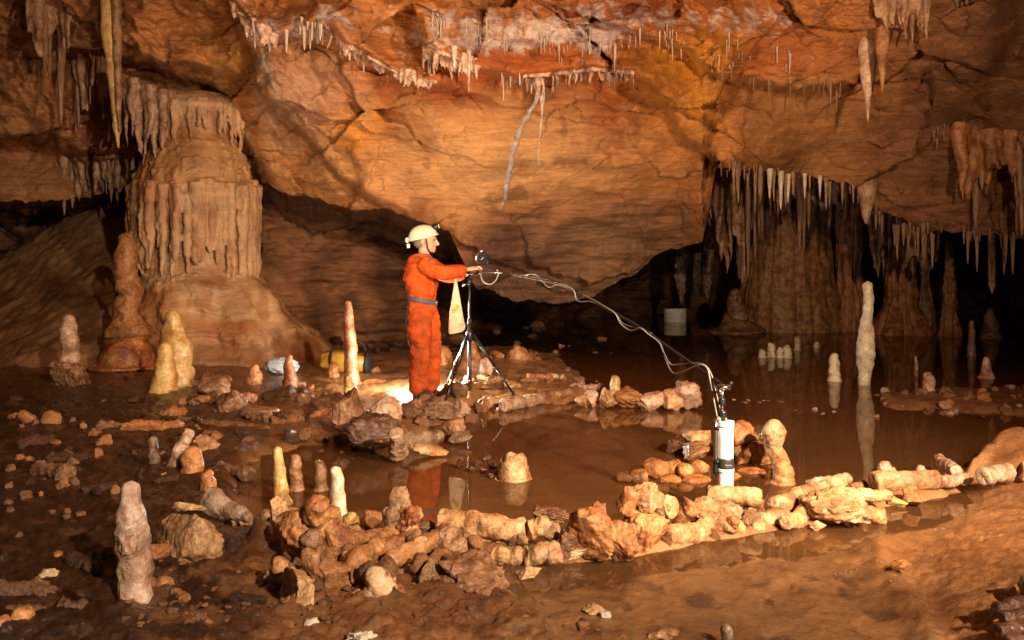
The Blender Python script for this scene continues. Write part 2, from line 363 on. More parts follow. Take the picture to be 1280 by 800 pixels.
def shell_color(u, v, p):
    wu = u+26*fbm(p*.8+3, 4); wv = v+20*fbm(p*.8+33, 4)
    C = np.zeros(u.shape+(3,)); C[:] = (.44, .172, .05)
    def lay(c, w): 
        nonlocal C
        w = np.clip(w, 0, 1)[..., None]; C = C*(1-w)+np.array(c)*w
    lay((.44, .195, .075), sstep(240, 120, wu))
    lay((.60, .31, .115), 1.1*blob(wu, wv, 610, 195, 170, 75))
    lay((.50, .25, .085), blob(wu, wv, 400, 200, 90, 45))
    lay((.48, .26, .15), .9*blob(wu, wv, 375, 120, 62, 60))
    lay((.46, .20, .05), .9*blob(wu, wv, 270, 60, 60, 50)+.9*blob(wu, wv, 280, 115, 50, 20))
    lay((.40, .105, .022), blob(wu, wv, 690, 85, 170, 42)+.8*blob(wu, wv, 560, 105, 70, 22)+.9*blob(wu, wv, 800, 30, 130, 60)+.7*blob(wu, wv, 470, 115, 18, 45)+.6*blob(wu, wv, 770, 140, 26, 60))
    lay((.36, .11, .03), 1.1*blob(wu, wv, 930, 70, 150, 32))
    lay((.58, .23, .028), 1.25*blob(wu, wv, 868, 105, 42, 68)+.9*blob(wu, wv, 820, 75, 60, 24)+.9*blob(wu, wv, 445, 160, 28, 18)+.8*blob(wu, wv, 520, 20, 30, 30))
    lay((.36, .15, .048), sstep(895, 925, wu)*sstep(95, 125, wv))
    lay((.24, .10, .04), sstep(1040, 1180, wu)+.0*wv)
    lay((.155, .072, .034), sstep(255, 305, wv)*sstep(540, 600, wu)*sstep(900, 860, wu))  # shade low on the overhanging slab, put into the wall colour
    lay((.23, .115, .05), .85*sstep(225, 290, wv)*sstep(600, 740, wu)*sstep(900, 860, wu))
    n = fbm(p*5.5+8, 4)
    cr = blob(wu, wv, 620, 28, 130, 26)+blob(wu, wv, 700, 48, 70, 14)+.8*blob(wu, wv, 560, 55, 60, 16)+.9*blob(wu, wv, 830, 22, 110, 20)+.7*blob(wu, wv, 960, 30, 60, 26)+.9*blob(wu, wv, 360, 25, 70, 26)+.5*blob(wu, wv, 760, 60, 30, 16)
    lay((.60, .50, .46), sstep(.1, .7, cr*1.1+n*.75+.4*fbm(p*22, 2)-.5)*.8)
    lay((.50, .42, .36), .7*blob(wu, wv, 335, 95, 16, 70)*sstep(-.3, .4, n)+.8*blob(wu, wv, 215, 112, 40, 14))
    lay((.14, .055, .02), .45*sstep(.42, .62, fbm(p*2.3+77, 4)))
    return C
def axis(lo, hi, a, b, step, n1, n2):
    return np.concatenate([np.linspace(lo, a, n1, endpoint=False), np.arange(a, b, step), np.linspace(b, hi, n2)])
def build_shell():
    ua = axis(-600, 1880, -40, 1320, 2.0, 40, 40); nu = len(ua)
    va = v_lip(ua)
    top = np.array([-2400, -1300, -800, -500, -330, -220, -150, -100, -70, -50.])
    tt = np.linspace(0, 1, 270)
    rowsV = np.concatenate([np.repeat(top[:, None], nu, 1), -40+tt[:, None]*(va[None]+40)], 0)
    U = np.repeat(ua[None], len(rowsV), 0)
    D = shell_depth(U, rowsV)
    zc = 4.55+.25*fbm(np.stack([U*.006, rowsV*.006, 0*U], -1), 3)
    Dc = (zc-H)*F_PX/(HZ-np.minimum(rowsV, 60)); w = sstep(-40, -160, rowsV)
    D = D*(1-w)+np.minimum(D, Dc)*w
    A = P(U, rowsV, D)
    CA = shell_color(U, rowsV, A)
    # recess roof, then back wall
    dl = D[-1]; zl = A[-1, :, 2]
    db = np.interp(ua, [-600, 0, 120, 330, 520, 600, 760, 880, 960, 1280, 1880], [19, 19, 18, 15.6, 17.0, 19.5, 25, 25, 22.5, 28, 26])
    nb = 26; s = np.linspace(0, 1, nb+1)[1:]
    Db = dl[None]+(db-dl)[None]*s[:, None]
    Zb = zl[None]+(.35+.9*sstep(870, 960, ua))[None]*np.sin(np.pi*s)[:, None]*.8-.25*s[:, None]
    X = (ua[None]-CU)*Db/F_PX
    B = np.stack([X, Db, Zb], -1); B[..., 2] += .30*fbm(B*1.2, 5)*np.minimum(1, s*2.5)[:, None]
    nw = 90; s2 = np.linspace(0, 1, nw+1)[1:]
    Z = B[-1, :, 2][None]*(1-s2[:, None])+(-.4)*s2[:, None]
    Wp = np.stack([np.repeat(B[-1:, :, 0], nw, 0), np.repeat(db[None], nw, 0), Z], -1)
    Wp[..., 1] += -.55*fbm(Wp*np.array([.6, .6, 1.1]), 4)-.16*ridged(Wp*np.array([.5, .5, 3.]), 3)-.5*s2[:, None]*0
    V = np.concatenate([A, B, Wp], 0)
    Cb = np.zeros(B.shape); Cb[:] = (.22, .105, .05); Cw = np.zeros(Wp.shape); Cw[:] = (.15, .064, .026); Cw += np.array((.13, .055, .022))*(sstep(300, 340, ua)*sstep(500, 440, ua))[None, :, None]  # recess shade put into the back wall's colour, eased where dimly lit
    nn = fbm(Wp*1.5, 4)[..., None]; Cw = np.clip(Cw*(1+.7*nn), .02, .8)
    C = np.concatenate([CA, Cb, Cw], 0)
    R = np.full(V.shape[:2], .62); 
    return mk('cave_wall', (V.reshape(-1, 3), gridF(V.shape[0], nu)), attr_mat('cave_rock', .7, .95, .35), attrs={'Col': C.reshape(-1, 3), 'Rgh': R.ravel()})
shell = tag(build_shell(), kind='structure')
# ------------------------------------------------------------------ cave floor
LAND_LEFT = [(-2600, 452), (150, 446), (330, 448), (470, 436), (620, 428), (700, 440), (735, 468), (720, 500), (640, 512), (560, 528), (480, 562), (420, 560), (330, 572), (296, 610), (318, 660), (350, 690), (450, 706), (560, 712), (620, 722), (655, 760), (705, 800), (720, 850), (560, 2600), (-4000, 2600)]
LAND_RIGHT = [(1106, 648), (1170, 606), (1235, 566), (1330, 548), (1700, 545), (3600, 560), (4000, 2600), (1150, 2600), (1155, 900), (1120, 800), (1062, 728), (1070, 680)]
RUBBLE = [(1075, 500), (1110, 486), (1180, 484), (1300, 478), (1420, 500), (1300, 524), (1200, 520), (1120, 516)]
RING = [(330, 690), (450, 700), (560, 690), (640, 690), (720, 690), (800, 680), (880, 668), (960, 652), (1050, 640), (1130, 618), (1210, 596)]
STRIP = [(560, 500), (640, 497), (720, 494), (800, 500), (870, 510)]
SHOAL = [(880, 498), (960, 502), (1040, 516), (1110, 522)]
FRONTW = [(560, 2600), (640, 716), (760, 712), (900, 690), (1070, 668), (1190, 660), (1400, 2600)]
HUMP = [(1205, 585), (1240, 562), (1300, 552), (1420, 560), (1420, 640), (1280, 620), (1215, 610)]
def floor_fields(x, y):
    x = np.asarray(x, float); y = np.asarray(y, float)
    u = CU+F_PX*x/y; v = HZ+F_PX*H/y
    p = np.stack([x, y, 0*x], -1)
    wu = u+16*fbm(p*1.5, 3)+5*fbm(p*6, 2); wv = v+6*fbm(p*1.5+50, 3)+3*fbm(p*6+20, 2)
    left = sstep(-14, 22, poly_sd(wu, wv, LAND_LEFT)); right = sstep(-10, 90, poly_sd(wu, wv, LAND_RIGHT)); rub = sstep(-8, 14, poly_sd(wu, wv, RUBBLE))
    ring = sstep(24, 4, seg_dist(wu, wv, RING)[0]); strip = sstep(14, 2, seg_dist(wu, wv, STRIP)[0]); shoal = sstep(9, 0, seg_dist(wu, wv, SHOAL)[0])
    hump = sstep(-6, 30, poly_sd(wu, wv, HUMP))
    front = left*sstep(640, 720, v)
    z = -.085+.11*left+.10*rub+.085*ring+.085*strip+.08*shoal+.035*np.minimum(1, ring+left)
    z = z+right*(.10+.16*sstep(1080, 1500, u))+.30*hump
    z = z+.012*fbm(p*2.2, 3)+.006*fbm(p*9+4, 3)
    z = z+left*(.030*fbm(p*2.8+8, 4)+.012*ridged(p*7+3, 3))+rub*.03*ridged(p*5, 3)
    z = z+front*(.008*ridged(p*8+1, 3)+.022*fbm(p*np.array([5, 9, 1])+11, 4)+.014*fbm(p*np.array([18, 32, 1]), 3))
    tz = fbm(p*np.array([2.2, 2.2, 1])+12, 2)*4
    z = z+right*(.012*fbm(p*3.5+2, 2)+.014*ridged(p*np.array([4.5, 7, 1])+fbm(p*2, 2)[..., None]*.8, 2)+.008*ridged(p*np.array([13, 13, 1])+5, 2)+.004*fbm(p*26, 3))
    fw = sstep(-20, 30, poly_sd(wu, wv, FRONTW)); z = z+fw*(.094+.012*fbm(p*3.1+2, 4)+.006*fbm(p*14, 3)+.006)*(1-np.clip(ring+left, 0, 1))*(1-sstep(.3, .9, right))
    z = z+(1-left)*(1-right)*(-.008*sstep(.25, .5, fbm(p*5+31, 3)))
    return z, dict(left=left, right=right, rub=rub, ring=ring, front=front, strip=strip, shoal=shoal, fw=fw, u=u, v=v, p=p)
def fz(x, y): return float(floor_fields(np.array([x]), np.array([y]))[0][0])
def build_floor():
    ua = axis(-3200, 4400, -60, 1340, 2.3, 46, 46)
    va = np.concatenate([[2600, 2000, 1600, 1300, 1150, 1050, 980, 930], np.arange(900, 560, -1.9), np.arange(560, 440, -1.6), np.arange(440, 384, -1.2), [380, 376, 372, 368]])
    U, Vv = np.meshgrid(ua, va); d = gd(Vv); x = (U-CU)*d/F_PX
    z, f = floor_fields(x, d); p = f['p']
    C = np.zeros(x.shape+(3,)); C[:] = (.36, .18, .072)
    def lay(c, w):
        nonlocal C
        w = np.clip(w, 0, 1)[..., None]; C = C*(1-w)+np.array(c)*w
    n = fbm(p*1.1+5, 4); n2 = fbm(p*6+15, 4)
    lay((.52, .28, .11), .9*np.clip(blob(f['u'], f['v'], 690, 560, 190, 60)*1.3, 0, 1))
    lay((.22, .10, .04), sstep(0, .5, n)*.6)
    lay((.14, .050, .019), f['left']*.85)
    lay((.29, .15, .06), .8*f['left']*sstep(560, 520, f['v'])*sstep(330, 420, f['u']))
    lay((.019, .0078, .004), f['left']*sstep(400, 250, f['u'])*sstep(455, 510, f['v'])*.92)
    lay((.20, .085, .03), f['front']*sstep(-.1, .4, n2)*.8*sstep(120, 240, f['u']))
    lay((.20, .092, .034), f['fw']*.9); lay((.12, .052, .02), f['fw']*sstep(.1, .5, n2)*.6)
    lay((.15, .06, .03), f['rub']*.8)
    lay((.36, .20, .085), .9*blob(f['u'], f['v'], 630, 452, 110, 26)+.5*blob(f['u'], f['v'], 380, 475, 80, 20))
    lay((.27, .115, .042), f['right']*.9)
    lay((.38, .18, .075), f['right']*sstep(.0, .5, n2)*.6)
    lay((.09, .04, .018), .75*sstep(.28, .55, n2)*(1-f['right']))
    R = .5-.34*f['left']-.16*f['rub']+.0*f['right']; R = np.where(f['right'] > .3, .15+.08*n2, R); R = np.where(f['fw'] > .4, .16+.12*n2, R); R = R-.34*blob(f['u'], f['v'], 465, 488, 85, 28)+.12*sstep(330, 260, f['u'])*sstep(690, 620, f['v'])
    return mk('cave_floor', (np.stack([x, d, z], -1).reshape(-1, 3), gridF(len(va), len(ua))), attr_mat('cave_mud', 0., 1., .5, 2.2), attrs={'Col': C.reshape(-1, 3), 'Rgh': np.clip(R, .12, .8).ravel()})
tag(build_floor(), kind='structure')
wm, wnt, wb = new_mat('still_water'); wnt.nodes.remove(wb)
_tr = nd(wnt, 'ShaderNodeBsdfTransparent'); _tr.inputs[0].default_value = (.95, .86, .70, 1); _gl = nd(wnt, 'ShaderNodeBsdfGlossy'); _gl.inputs['Roughness'].default_value = .02; _gl.inputs[0].default_value = (.85, .82, .78, 1)
_fr = nd(wnt, 'ShaderNodeFresnel'); _fr.inputs[0].default_value = 1.33; _mx = nd(wnt, 'ShaderNodeMixShader')
_tn = nd(wnt, 'ShaderNodeTexNoise'); _tn.inputs['Scale'].default_value = 2.5; _tb = nd(wnt, 'ShaderNodeBump'); _tb.inputs['Strength'].default_value = .02; _tb.inputs['Distance'].default_value = .02
_tg = nd(wnt, 'ShaderNodeNewGeometry'); wnt.links.new(_tg.outputs['Position'], _tn.inputs['Vector']); wnt.links.new(_tn.outputs[0], _tb.inputs['Height']); wnt.links.new(_tb.outputs[0], _gl.inputs['Normal'])
_df = nd(wnt, 'ShaderNodeBsdfDiffuse'); _df.inputs[0].default_value = (.42, .20, .075, 1); _m2 = nd(wnt, 'ShaderNodeMixShader'); _m2.inputs[0].default_value = .16; wnt.links.new(_tr.outputs[0], _m2.inputs[1]); wnt.links.new(_df.outputs[0], _m2.inputs[2])
wnt.links.new(_fr.outputs[0], _mx.inputs[0]); wnt.links.new(_m2.outputs[0], _mx.inputs[1]); wnt.links.new(_gl.outputs[0], _mx.inputs[2])
wnt.links.new(_mx.outputs[0], [n for n in wnt.nodes if n.type == 'OUTPUT_MATERIAL'][0].inputs[0])
_wx = np.linspace(-30, 30, 31); _wy = np.linspace(.4, 34, 31); _X, _Y = np.meshgrid(_wx, _wy)
tag(mk('water', (np.stack([_X, _Y, 0*_X], -1).reshape(-1, 3), gridF(31, 31)), wm), kind='structure')
def solid(vfs, voxel, smooth=4):
    V, Fc = merge(*vfs); me = mesh('tmp', V, Fc); o = bpy.data.objects.new('tmp', me); COL.objects.link(o)
    r = o.modifiers.new('r', 'REMESH'); r.mode = 'VOXEL'; r.voxel_size = voxel; r.use_smooth_shade = True
    s = o.modifiers.new('s', 'SMOOTH'); s.iterations = smooth; s.factor = .5
    dg = bpy.context.evaluated_depsgraph_get(); ev = o.evaluated_get(dg); m2 = bpy.data.meshes.new_from_object(ev)
    n = len(m2.vertices); co = np.empty(n*3, np.float32); m2.vertices.foreach_get('co', co)
    Fs = [tuple(p.vertices) for p in m2.polygons]
    bpy.data.objects.remove(o); bpy.data.meshes.remove(me); bpy.data.meshes.remove(m2)
    return co.reshape(-1, 3).astype(float), Fs
def limb(pts, rs_, ell=(1, 1), n=26, nc=18, ref=(0, 1., 0)):
    pts = np.asarray(pts, float); tt = np.linspace(0, len(pts)-1, n); path = catmull(pts, tt); r = np.interp(tt, range(len(pts)), rs_)
    L = np.r_[0, np.cumsum(np.linalg.norm(np.diff(path, axis=0), axis=1))]; Lt = L[-1]
    r = r*np.sqrt(np.clip(1-(1-np.clip(L/(r[0]*.7), 0, 1))**2, .02, 1))*np.sqrt(np.clip(1-(1-np.clip((Lt-L)/(r[-1]*.7), 0, 1))**2, .02, 1))
    return revolve(path, r, nc, ell=ell, ref=ref)
# ------------------------------------------------------------------ left flowstone bank
def build_bank():
    ua = axis(-600, 205, -40, 205, 2.0, 30, 1); tt = np.linspace(0, 1, 200)
    vt = np.interp(ua, [-600, -100, 0, 40, 90, 130, 170, 205], [335, 330, 322, 300, 268, 246, 244, 250])
    v0 = np.interp(ua, [-600, 0, 120, 205], [475, 474, 468, 452])
    U = np.repeat(ua[None], 200, 0); V = v0[None]+(vt-v0)[None]*tt[:, None]
    D = 11.0+6.0*tt[:, None]**1.2+0*U
    D = D+1.6*np.abs((U-120)/700)
    p = P(U, V, D)
    D = D-.3*fbm(np.stack([p[..., 0]*.5, 0*p[..., 0], p[..., 2]*.5], -1), 2); A = P(U, V, D)
    q = A*np.array([1, .6, 1]); st = (A[..., 2]+.25*fbm(q*.9+3, 3))/.17; A[..., 2] += (.05*(sstep(.0, .75, st%1)-st%1)+.10*fbm(q*.9+4, 3)+.035*fbm(q*3.5, 3))*np.minimum(1, tt*8)[:, None]; last = A[-1:].copy(); last[..., 1] += 1.2; last[..., 2] -= 1.5
    A = np.concatenate([A, last], 0); p = A
    C = np.zeros(A.shape); C[:] = (.28, .14, .06); n = fbm(p*1.4, 4)[..., None]
    C = C*(1+.5*n)+np.array((.20, .14, .06))*sstep(.55, .9, np.concatenate([tt, [1]]))[:, None, None]*.7
    return mk('flowstone_bank', (A.reshape(-1, 3), gridF(len(A), len(ua))), attr_mat('bank_rock', .1, .6, .45, 1.2), loc=(-6.5, 13, 0), attrs={'Col': np.clip(C, .01, .8).reshape(-1, 3), 'Rgh': np.full(A.shape[0]*A.shape[1], .42)})
tag(build_bank(), 'brown terraced flowstone bank sloping up to the dark slot at the left', 'flowstone bank')
# ------------------------------------------------------------------ big fluted flowstone column
def rod(p0, p1, r0, r1, sd, n=10, nc=9):
    t = np.linspace(0, 1, n); p0, p1 = np.asarray(p0), np.asarray(p1)
    path = p0[None]+(p1-p0)[None]*t[:, None]; path[:, 0] += r0*.5*perlin(np.stack([t*2.2+sd, 0*t+sd*.7, 0*t], -1))
    r = (r0+(r1-r0)*t)*(1+.25*perlin(np.stack([t*4+sd, 0*t, 0*t+3], -1))); r[-1] *= .45; r[-2] *= .85
    return revolve(path, r, nc)
def build_column():
    d0 = 12.9; k = d0/F_PX; rs2 = np.random.RandomState(11)
    vs = np.array([113, 116, 120, 127, 137, 142, 148, 158, 172, 186, 200, 215, 228, 238, 260, 300, 335, 345, 352, 362, 378, 400, 425, 445, 462])
    cs = np.array([246, 246, 246, 245, 245, 244, 244, 244, 244, 245, 246, 246, 246, 246, 246, 247, 249, 252, 255, 260, 266, 275, 287, 297, 303])
    hw = np.array([4, 24, 38, 50, 58, 57, 51, 46, 48, 55, 62, 68, 72, 74, 70, 68, 69, 74, 80, 86, 92, 102, 113, 125, 134])
    nz, na = 170, 150
    v = np.linspace(113, 462, nz); a = np.linspace(0, 2*np.pi, na, endpoint=False); A, Vv = np.meshgrid(a, v)
    HW = lambda vv: np.interp(vv, vs, hw); CC = lambda vv: np.interp(vv, vs, cs)
    asym = lambda aa, vv: 1+.09*fbm(np.stack([np.cos(aa)*1.1, np.sin(aa)*1.1, np.asarray(vv)*.007+9], -1), 3)
    def pt(aa, vv, extra=0.0):
        aa, vv = np.broadcast_arrays(np.asarray(aa, float), np.asarray(vv, float)); R = HW(vv)*asym(aa, vv)+extra
        return np.stack([((CC(vv)-CU)+R*np.cos(aa))*k, d0+R*np.sin(aa)*k*.95, H-(vv-HZ)*k], -1)
    skirt = sstep(342, 365, Vv); q = np.stack([np.cos(A)*3, np.sin(A)*3, Vv*.012], -1)
    t2 = ((Vv+20*perlin(np.stack([np.cos(A)*1.3+4, np.sin(A)*1.3, 0*A], -1)))/30.)%1.0
    ex = skirt*(13*fbm(q*.8+9, 3)+6*(t2**.8*sstep(1, .8, t2)-.4))
    shapes = [(lambda V_: (np.concatenate([V_.reshape(-1, 3), [V_[0].mean(0)], [V_[-1].mean(0)]]), [tuple(f) for f in gridF(nz, na, True)]+[(nz*na, (i+1) % na, i) for i in range(na)]+[(nz*na+1, (nz-1)*na+i, (nz-1)*na+(i+1) % na) for i in range(na)]))(pt(A, Vv, ex))]
    def row(n, va, vb, jit0, jit1, r0, r1, ext, a0=np.pi, a1=2*np.pi, seed=0):
        for aa in np.sort(rs2.uniform(a0-.35, a1+.35, n)):
            g_ = 9*perlin(np.array([aa*2.1+seed, seed, .5]))
            v0_ = va+rs2.normal(0, jit0)+.4*g_; v1_ = vb+rs2.normal(0, jit1)+g_
            e_ = ext+rs2.uniform(-2.5, 2.5); p0 = pt(aa, v0_, e_-3); p1 = pt(aa, v0_, e_)*1.0; p1[2] = H-(v1_-HZ)*k
            shapes.append(rod(p0, p1, rs2.uniform(*r0)*k, rs2.uniform(*r1)*k, rs2.uniform(0, 90)))
    row(52, 134, 172, 1.5, 10, (2.2, 4.2), (1.2, 2.2), 2, seed=1)             # fringe under the cap
    for vv_, n_ in ((184, 60), (197, 64), (210, 70), (222, 74)):               # ropey tiers
        row(n_, vv_-4, vv_+9, 1.5, 4, (2.0, 4.0), (1.0, 2.4), 1.0, seed=vv_)
    row(44, 233, 339, 2, 10, (4.0, 8.5), (2.4, 5.0), 5.0, seed=5)               # the fluted curtain
    row(16, 240, 318, 6, 18, (4, 7), (2, 4), 7.0, seed=6)
    row(18, 346, 368, 4, 8, (4, 8), (2, 4), 0.0, seed=9)
    V, Fs = solid(shapes, .017, 1)
    V = V+np.array([1, 1, .3])*(.02*fbm(V*4, 3)+.008*fbm(V*14, 2))[:, None]
    vpx = HZ+(H-V[:, 2])/k
    C = np.zeros(V.shape); C[:] = (.41, .215, .085); n = fbm(V*1.4, 4)
    def lay(cc, w):
        nonlocal C
        w = np.clip(w, 0, 1)[..., None]; C = C*(1-w)+np.array(cc)*w
    sk = sstep(345, 365, vpx)
    lay((.48, .30, .17), sstep(172, 160, vpx)*.6+.45*sstep(230, 240, vpx)*(1-sk)); lay((.34, .115, .04), sk*sstep(-.1, .35, n)*.7); lay((.22, .10, .045), sk*sstep(400, 445, vpx)*.6)
    lay((.46, .29, .15), sk*sstep(.05, .45, fbm(V*1.2+20, 3))*.6); lay((.30, .12, .05), .7*sstep(.15, .5, fbm(V*np.array([3, 3, .6])+50, 3)))
    base = (float((300-CU)*k), d0, 0)
    return mk('flowstone_column', (V, Fs), attr_mat('column_flowstone', .2, .7, .4, 1.6), loc=base, attrs={'Col': C, 'Rgh': np.full(len(V), .42)})
tag(build_column(), 'massive tan flowstone column with a fluted curtain and spreading skirt', 'flowstone column')
# ------------------------------------------------------------------ stalagmites, logs, stones
def stal(top, base, w, mat, label, d=None, z=None, name='stalagmite', cat='stalagmite', group=None, amp=.12, seed=None, nc=34, prof=None, squash=1.0, bend=None, ring=.015):
    """top/base = photo pixels of tip and foot; w = [(t, full width px)...] from the foot up"""
    d = d or gd(base[1]); k = d/F_PX
    seed = seed if seed is not None else (top[0]*.37+top[1]*.11)
    n = 44; t = np.linspace(0, 1, n)
    wid = np.interp(t, [a for a, _ in w], [b for _, b in w])/2*k
    wid = wid*(1+.32*np.exp(-t/.07)+.10*perlin(np.stack([t*(base[1]-top[1])/14+seed, 0*t+seed, 0*t], -1)))
    hh = wid[-1]; ht = (base[1]-top[1])*k; e = np.clip((ht*(1-t))/max(hh, 1e-4), 0, 1); r = wid*np.sqrt(np.clip(1-(1-e)**2, .0004, 1))
    A = P(base[0], base[1], d); B = P(top[0], top[1], d)
    t2 = np.concatenate([[-.06], t[1:]]); path = A[None]+(B-A)[None]*t2[:, None]
    wob = .055*wid.mean()*np.stack([perlin(np.stack([t*3+seed, 0*t, 0*t], -1)), perlin(np.stack([t*3, 0*t+seed, 0*t], -1)), 0*t], -1)*6*np.minimum(1, t*3)[:, None]
    if bend: wob[:, 0] += np.interp(t, [a for a, _ in bend], [b for _, b in bend])*k
    path = path+wob
    t2 = np.linspace(0, 1, n)
    VF = revolve(path, r, nc, (amp*.8+.05)*wid.mean(), .8/max(wid.mean(), .01), seed, (1, squash), True, ref=(1, 0, 0), octv=4, ring_amp=ring*wid.mean(), ring_f=9/max(wid.mean(), .01)*.4)
    return tag(mk(name, VF, M[mat], loc=A), label, cat, group)
def log(p0, p1, w, mat, label, lift=0.0, name='broken_stalagmite', cat='broken stalagmite', group=None, amp=.16, seed=None, nc=24, ddz=(0, 0), lifts=None, bend=0.0):
    """p0,p1 = photo pixels of the two ends of the axis; w = (width px at p0, at p1); lift = height of what it lies on"""
    seed = seed if seed is not None else p0[0]*.173+p1[1]*.39
    l0, l1 = lifts or (lift, lift)
    d0 = gd(p0[1]+w[0]*.5, l0)+ddz[0]; d1 = gd(p1[1]+w[1]*.5, l1)+ddz[1]
    A = P(p0[0], p0[1], d0); B = P(p1[0], p1[1], d1); r0 = w[0]*.5*d0/F_PX; r1 = w[1]*.5*d1/F_PX
    n = 46; nc = 36; t = np.linspace(0, 1, n); path = A[None]+(B-A)[None]*t[:, None]
    rm = (r0+r1)/2; q = np.stack([t*2.5+seed, 0*t+seed*.3, 0*t], -1)
    path[:, 2] += rm*.35*perlin(q)+bend*rm*np.sin(np.pi*t); path[:, 1] += rm*.5*perlin(q+9)
    r = (r0+(r1-r0)*t)*(1.06+.14*perlin(np.stack([t*3+seed, 0*t, 0*t+2], -1)))
    r[0] *= .90; r[-1] *= .88
    VF = revolve(path, r, nc, amp*1.55*rm, .8/rm, seed, (1, .92), True, octv=5)
    mid = np.array([*((A+B)/2)[:2], min(l0, l1)])
    return tag(mk(name, VF, M[mat], loc=mid), label, cat, group)
def rock(c, s, mat, label, lift=0.0, name='stone', cat='stone', group=None, depth=None, cuts=11, amp=.2, rz=None, tilt=0.0, n=4, seed=None, dy=0.0):
    """c = photo pixel of the middle, s = (width, height) px; it rests at height lift"""
    seed = seed if seed is not None else c[0]*.0371+c[1]*.0173
    d = gd(c[1]+s[1]*.5, lift)+dy; k = d/F_PX; rs = np.random.RandomState(int(seed*777) % 9999)
    r = np.array([s[0]*.5*k, (depth or (s[0]*.4+s[1]*.1))*.9*k, s[1]*.5*k])*1.36
    A = P(c[0], c[1], d)
    VF = rock_vf(A, r, seed, cuts, amp, 5 if max(s) > 38 else n, rz if rz is not None else rs.uniform(-.35, .35), tilt+rs.uniform(-.2, .2))
    return tag(mk(name, VF, M[mat], loc=(A[0], A[1], lift)), label, cat, group)
# -- left side
stal((158, 290), (160, 412), [(0, 46), (.06, 36), (.3, 31), (.36, 26), (.42, 33), (.6, 30), (.63, 25), (.7, 30), (.9, 22), (1, 15)], 'orange', 'tall knobbly orange stalagmite on a smooth cone base before the fluted column', d=11.3, name='stalagmite', amp=.22, ring=.04)
stal((160, 400), (160, 456), [(0, 72), (.3, 60), (.6, 46), (.85, 36), (1, 28)], 'rust', 'smooth brown cone pedestal carrying the tall orange stalagmite', d=11.25, name='cone_base', cat='rock cone', amp=.08)
stal((86, 393), (88, 470), [(0, 24), (.5, 23), (.8, 20), (1, 14)], 'pink', 'pinkish ringed stalagmite on a lumpy foot by the left bank', d=9.75, amp=.14, ring=.05)
rock((87, 470), (40, 36), 'brown', 'lumpy brown rock under the pinkish ringed stalagmite', name='boulder', cat='boulder')
stal((214, 387), (217, 490), [(0, 46), (.3, 42), (.6, 36), (.85, 22), (1, 12)], 'yellow', 'taller glossy yellow stalagmite with a rippled right edge', amp=.24, bend=[(0, 0), (.6, 5), (1, -3)])
stal((207, 427), (206, 490), [(0, 34), (.5, 27), (.85, 20), (1, 10)], 'yellow', 'short glossy yellow stalagmite in front of the taller yellow one', d=9.2, amp=.12)
stal((318, 455), (318, 488), [(0, 22), (.5, 19), (1, 8)], 'orange', 'stubby orange stalagmite left of the slim rust spike', amp=.12)
stal((361, 443), (363, 496), [(0, 23), (.3, 18), (.6, 14), (1, 7)], 'rust', 'slim rust coloured spike before the pale blue plastic bag')
stal((434, 375), (441, 489), [(0, 24), (.12, 18), (.5, 15), (.8, 13), (1, 8)], 'brown', 'tall thin tan stalagmite standing before the yellow bag', amp=.18, ring=.03)
stal((417, 452), (417, 474), [(0, 15), (.6, 13), (1, 7)], 'orange', 'tiny orange stalagmite beside the foot of the yellow bag', d=10.4)
stal((436, 470), (438, 494), [(0, 16), (.5, 13), (1, 7)], 'yellow', 'small amber tip standing on the big dark boulder', d=7.9)
stal((190, 545), (194, 592), [(0, 15), (.6, 13), (1, 11)], 'grey', 'small grey stalagmite upright in the left mud', amp=.16)
stal((240, 557), (240, 604), [(0, 27), (.5, 27), (.8, 24), (1, 16)], 'orange', 'round-headed tan stalagmite stump in the left mud')
stal((259, 587), (262, 622), [(0, 22), (.5, 19), (1, 11)], 'rust', 'short orange stump behind the yellow veined lump')
stal((346, 558), (353, 630), [(0, 19), (.5, 16), (1, 11)], 'yellow', 'slender lemon yellow stalagmite leaning left behind the left pile', amp=.07, squash=1)
stal((369, 568), (370, 612), [(0, 17), (.6, 16), (1, 12)], 'brown', 'dull brown stub right of the lemon yellow stalagmite')
stal((399, 574), (401, 612), [(0, 17), (.6, 15), (1, 10)], 'brown', 'taupe stub standing in water behind the white stalagmite')
stal((420, 583), (423, 648), [(0, 22), (.5, 18), (1, 15)], 'white', 'clean white round-topped stalagmite beside the left pile', amp=.07)
stal((438, 640), (439, 664), [(0, 22), (.5, 20), (1, 14)], 'yellow', 'pale yellow stub at the foot of the white stalagmite', d=4.55)
stal((163, 600), (170, 768), [(0, 46), (.15, 40), (.4, 42), (.55, 44), (.7, 36), (.85, 26), (1, 20)], 'pink', 'tall rough pinkish stalagmite at the left front', amp=.22, ring=.03, nc=36)
rock((160, 677), (30, 24), 'pink', 'knob stuck to the left flank of the rough pinkish stalagmite', lift=.27, name='stone', dy=-.55)
rock((196, 738), (34, 34), 'orange', 'lumpy stone at the right foot of the rough pinkish stalagmite')
rock((234, 672), (62, 84), 'cream', 'big yellow veined lump leaning behind the rough pinkish stalagmite', name='boulder', cat='boulder', amp=.14)
rock((236, 634), (30, 12), 'cream', 'flat pale chip on top of the yellow veined lump', lift=.32, dy=.35)
log((262, 628), (312, 648), (34, 12), 'grey', 'grey tapering branch of rock right of the yellow veined lump', lift=.14)
log((285, 658), (312, 652), (18, 14), 'cream', 'pale curved stone under the grey tapering branch', lift=.04)
stal((73, 688), (70, 716), [(0, 4), (.5, 5), (.7, 14), (1, 14)], 'orange', 'tiny knob on a thin stem at the far left front', d=3.95)
rock((62, 733), (40, 30), 'cream', 'square pale block in the dark mud at the left front')
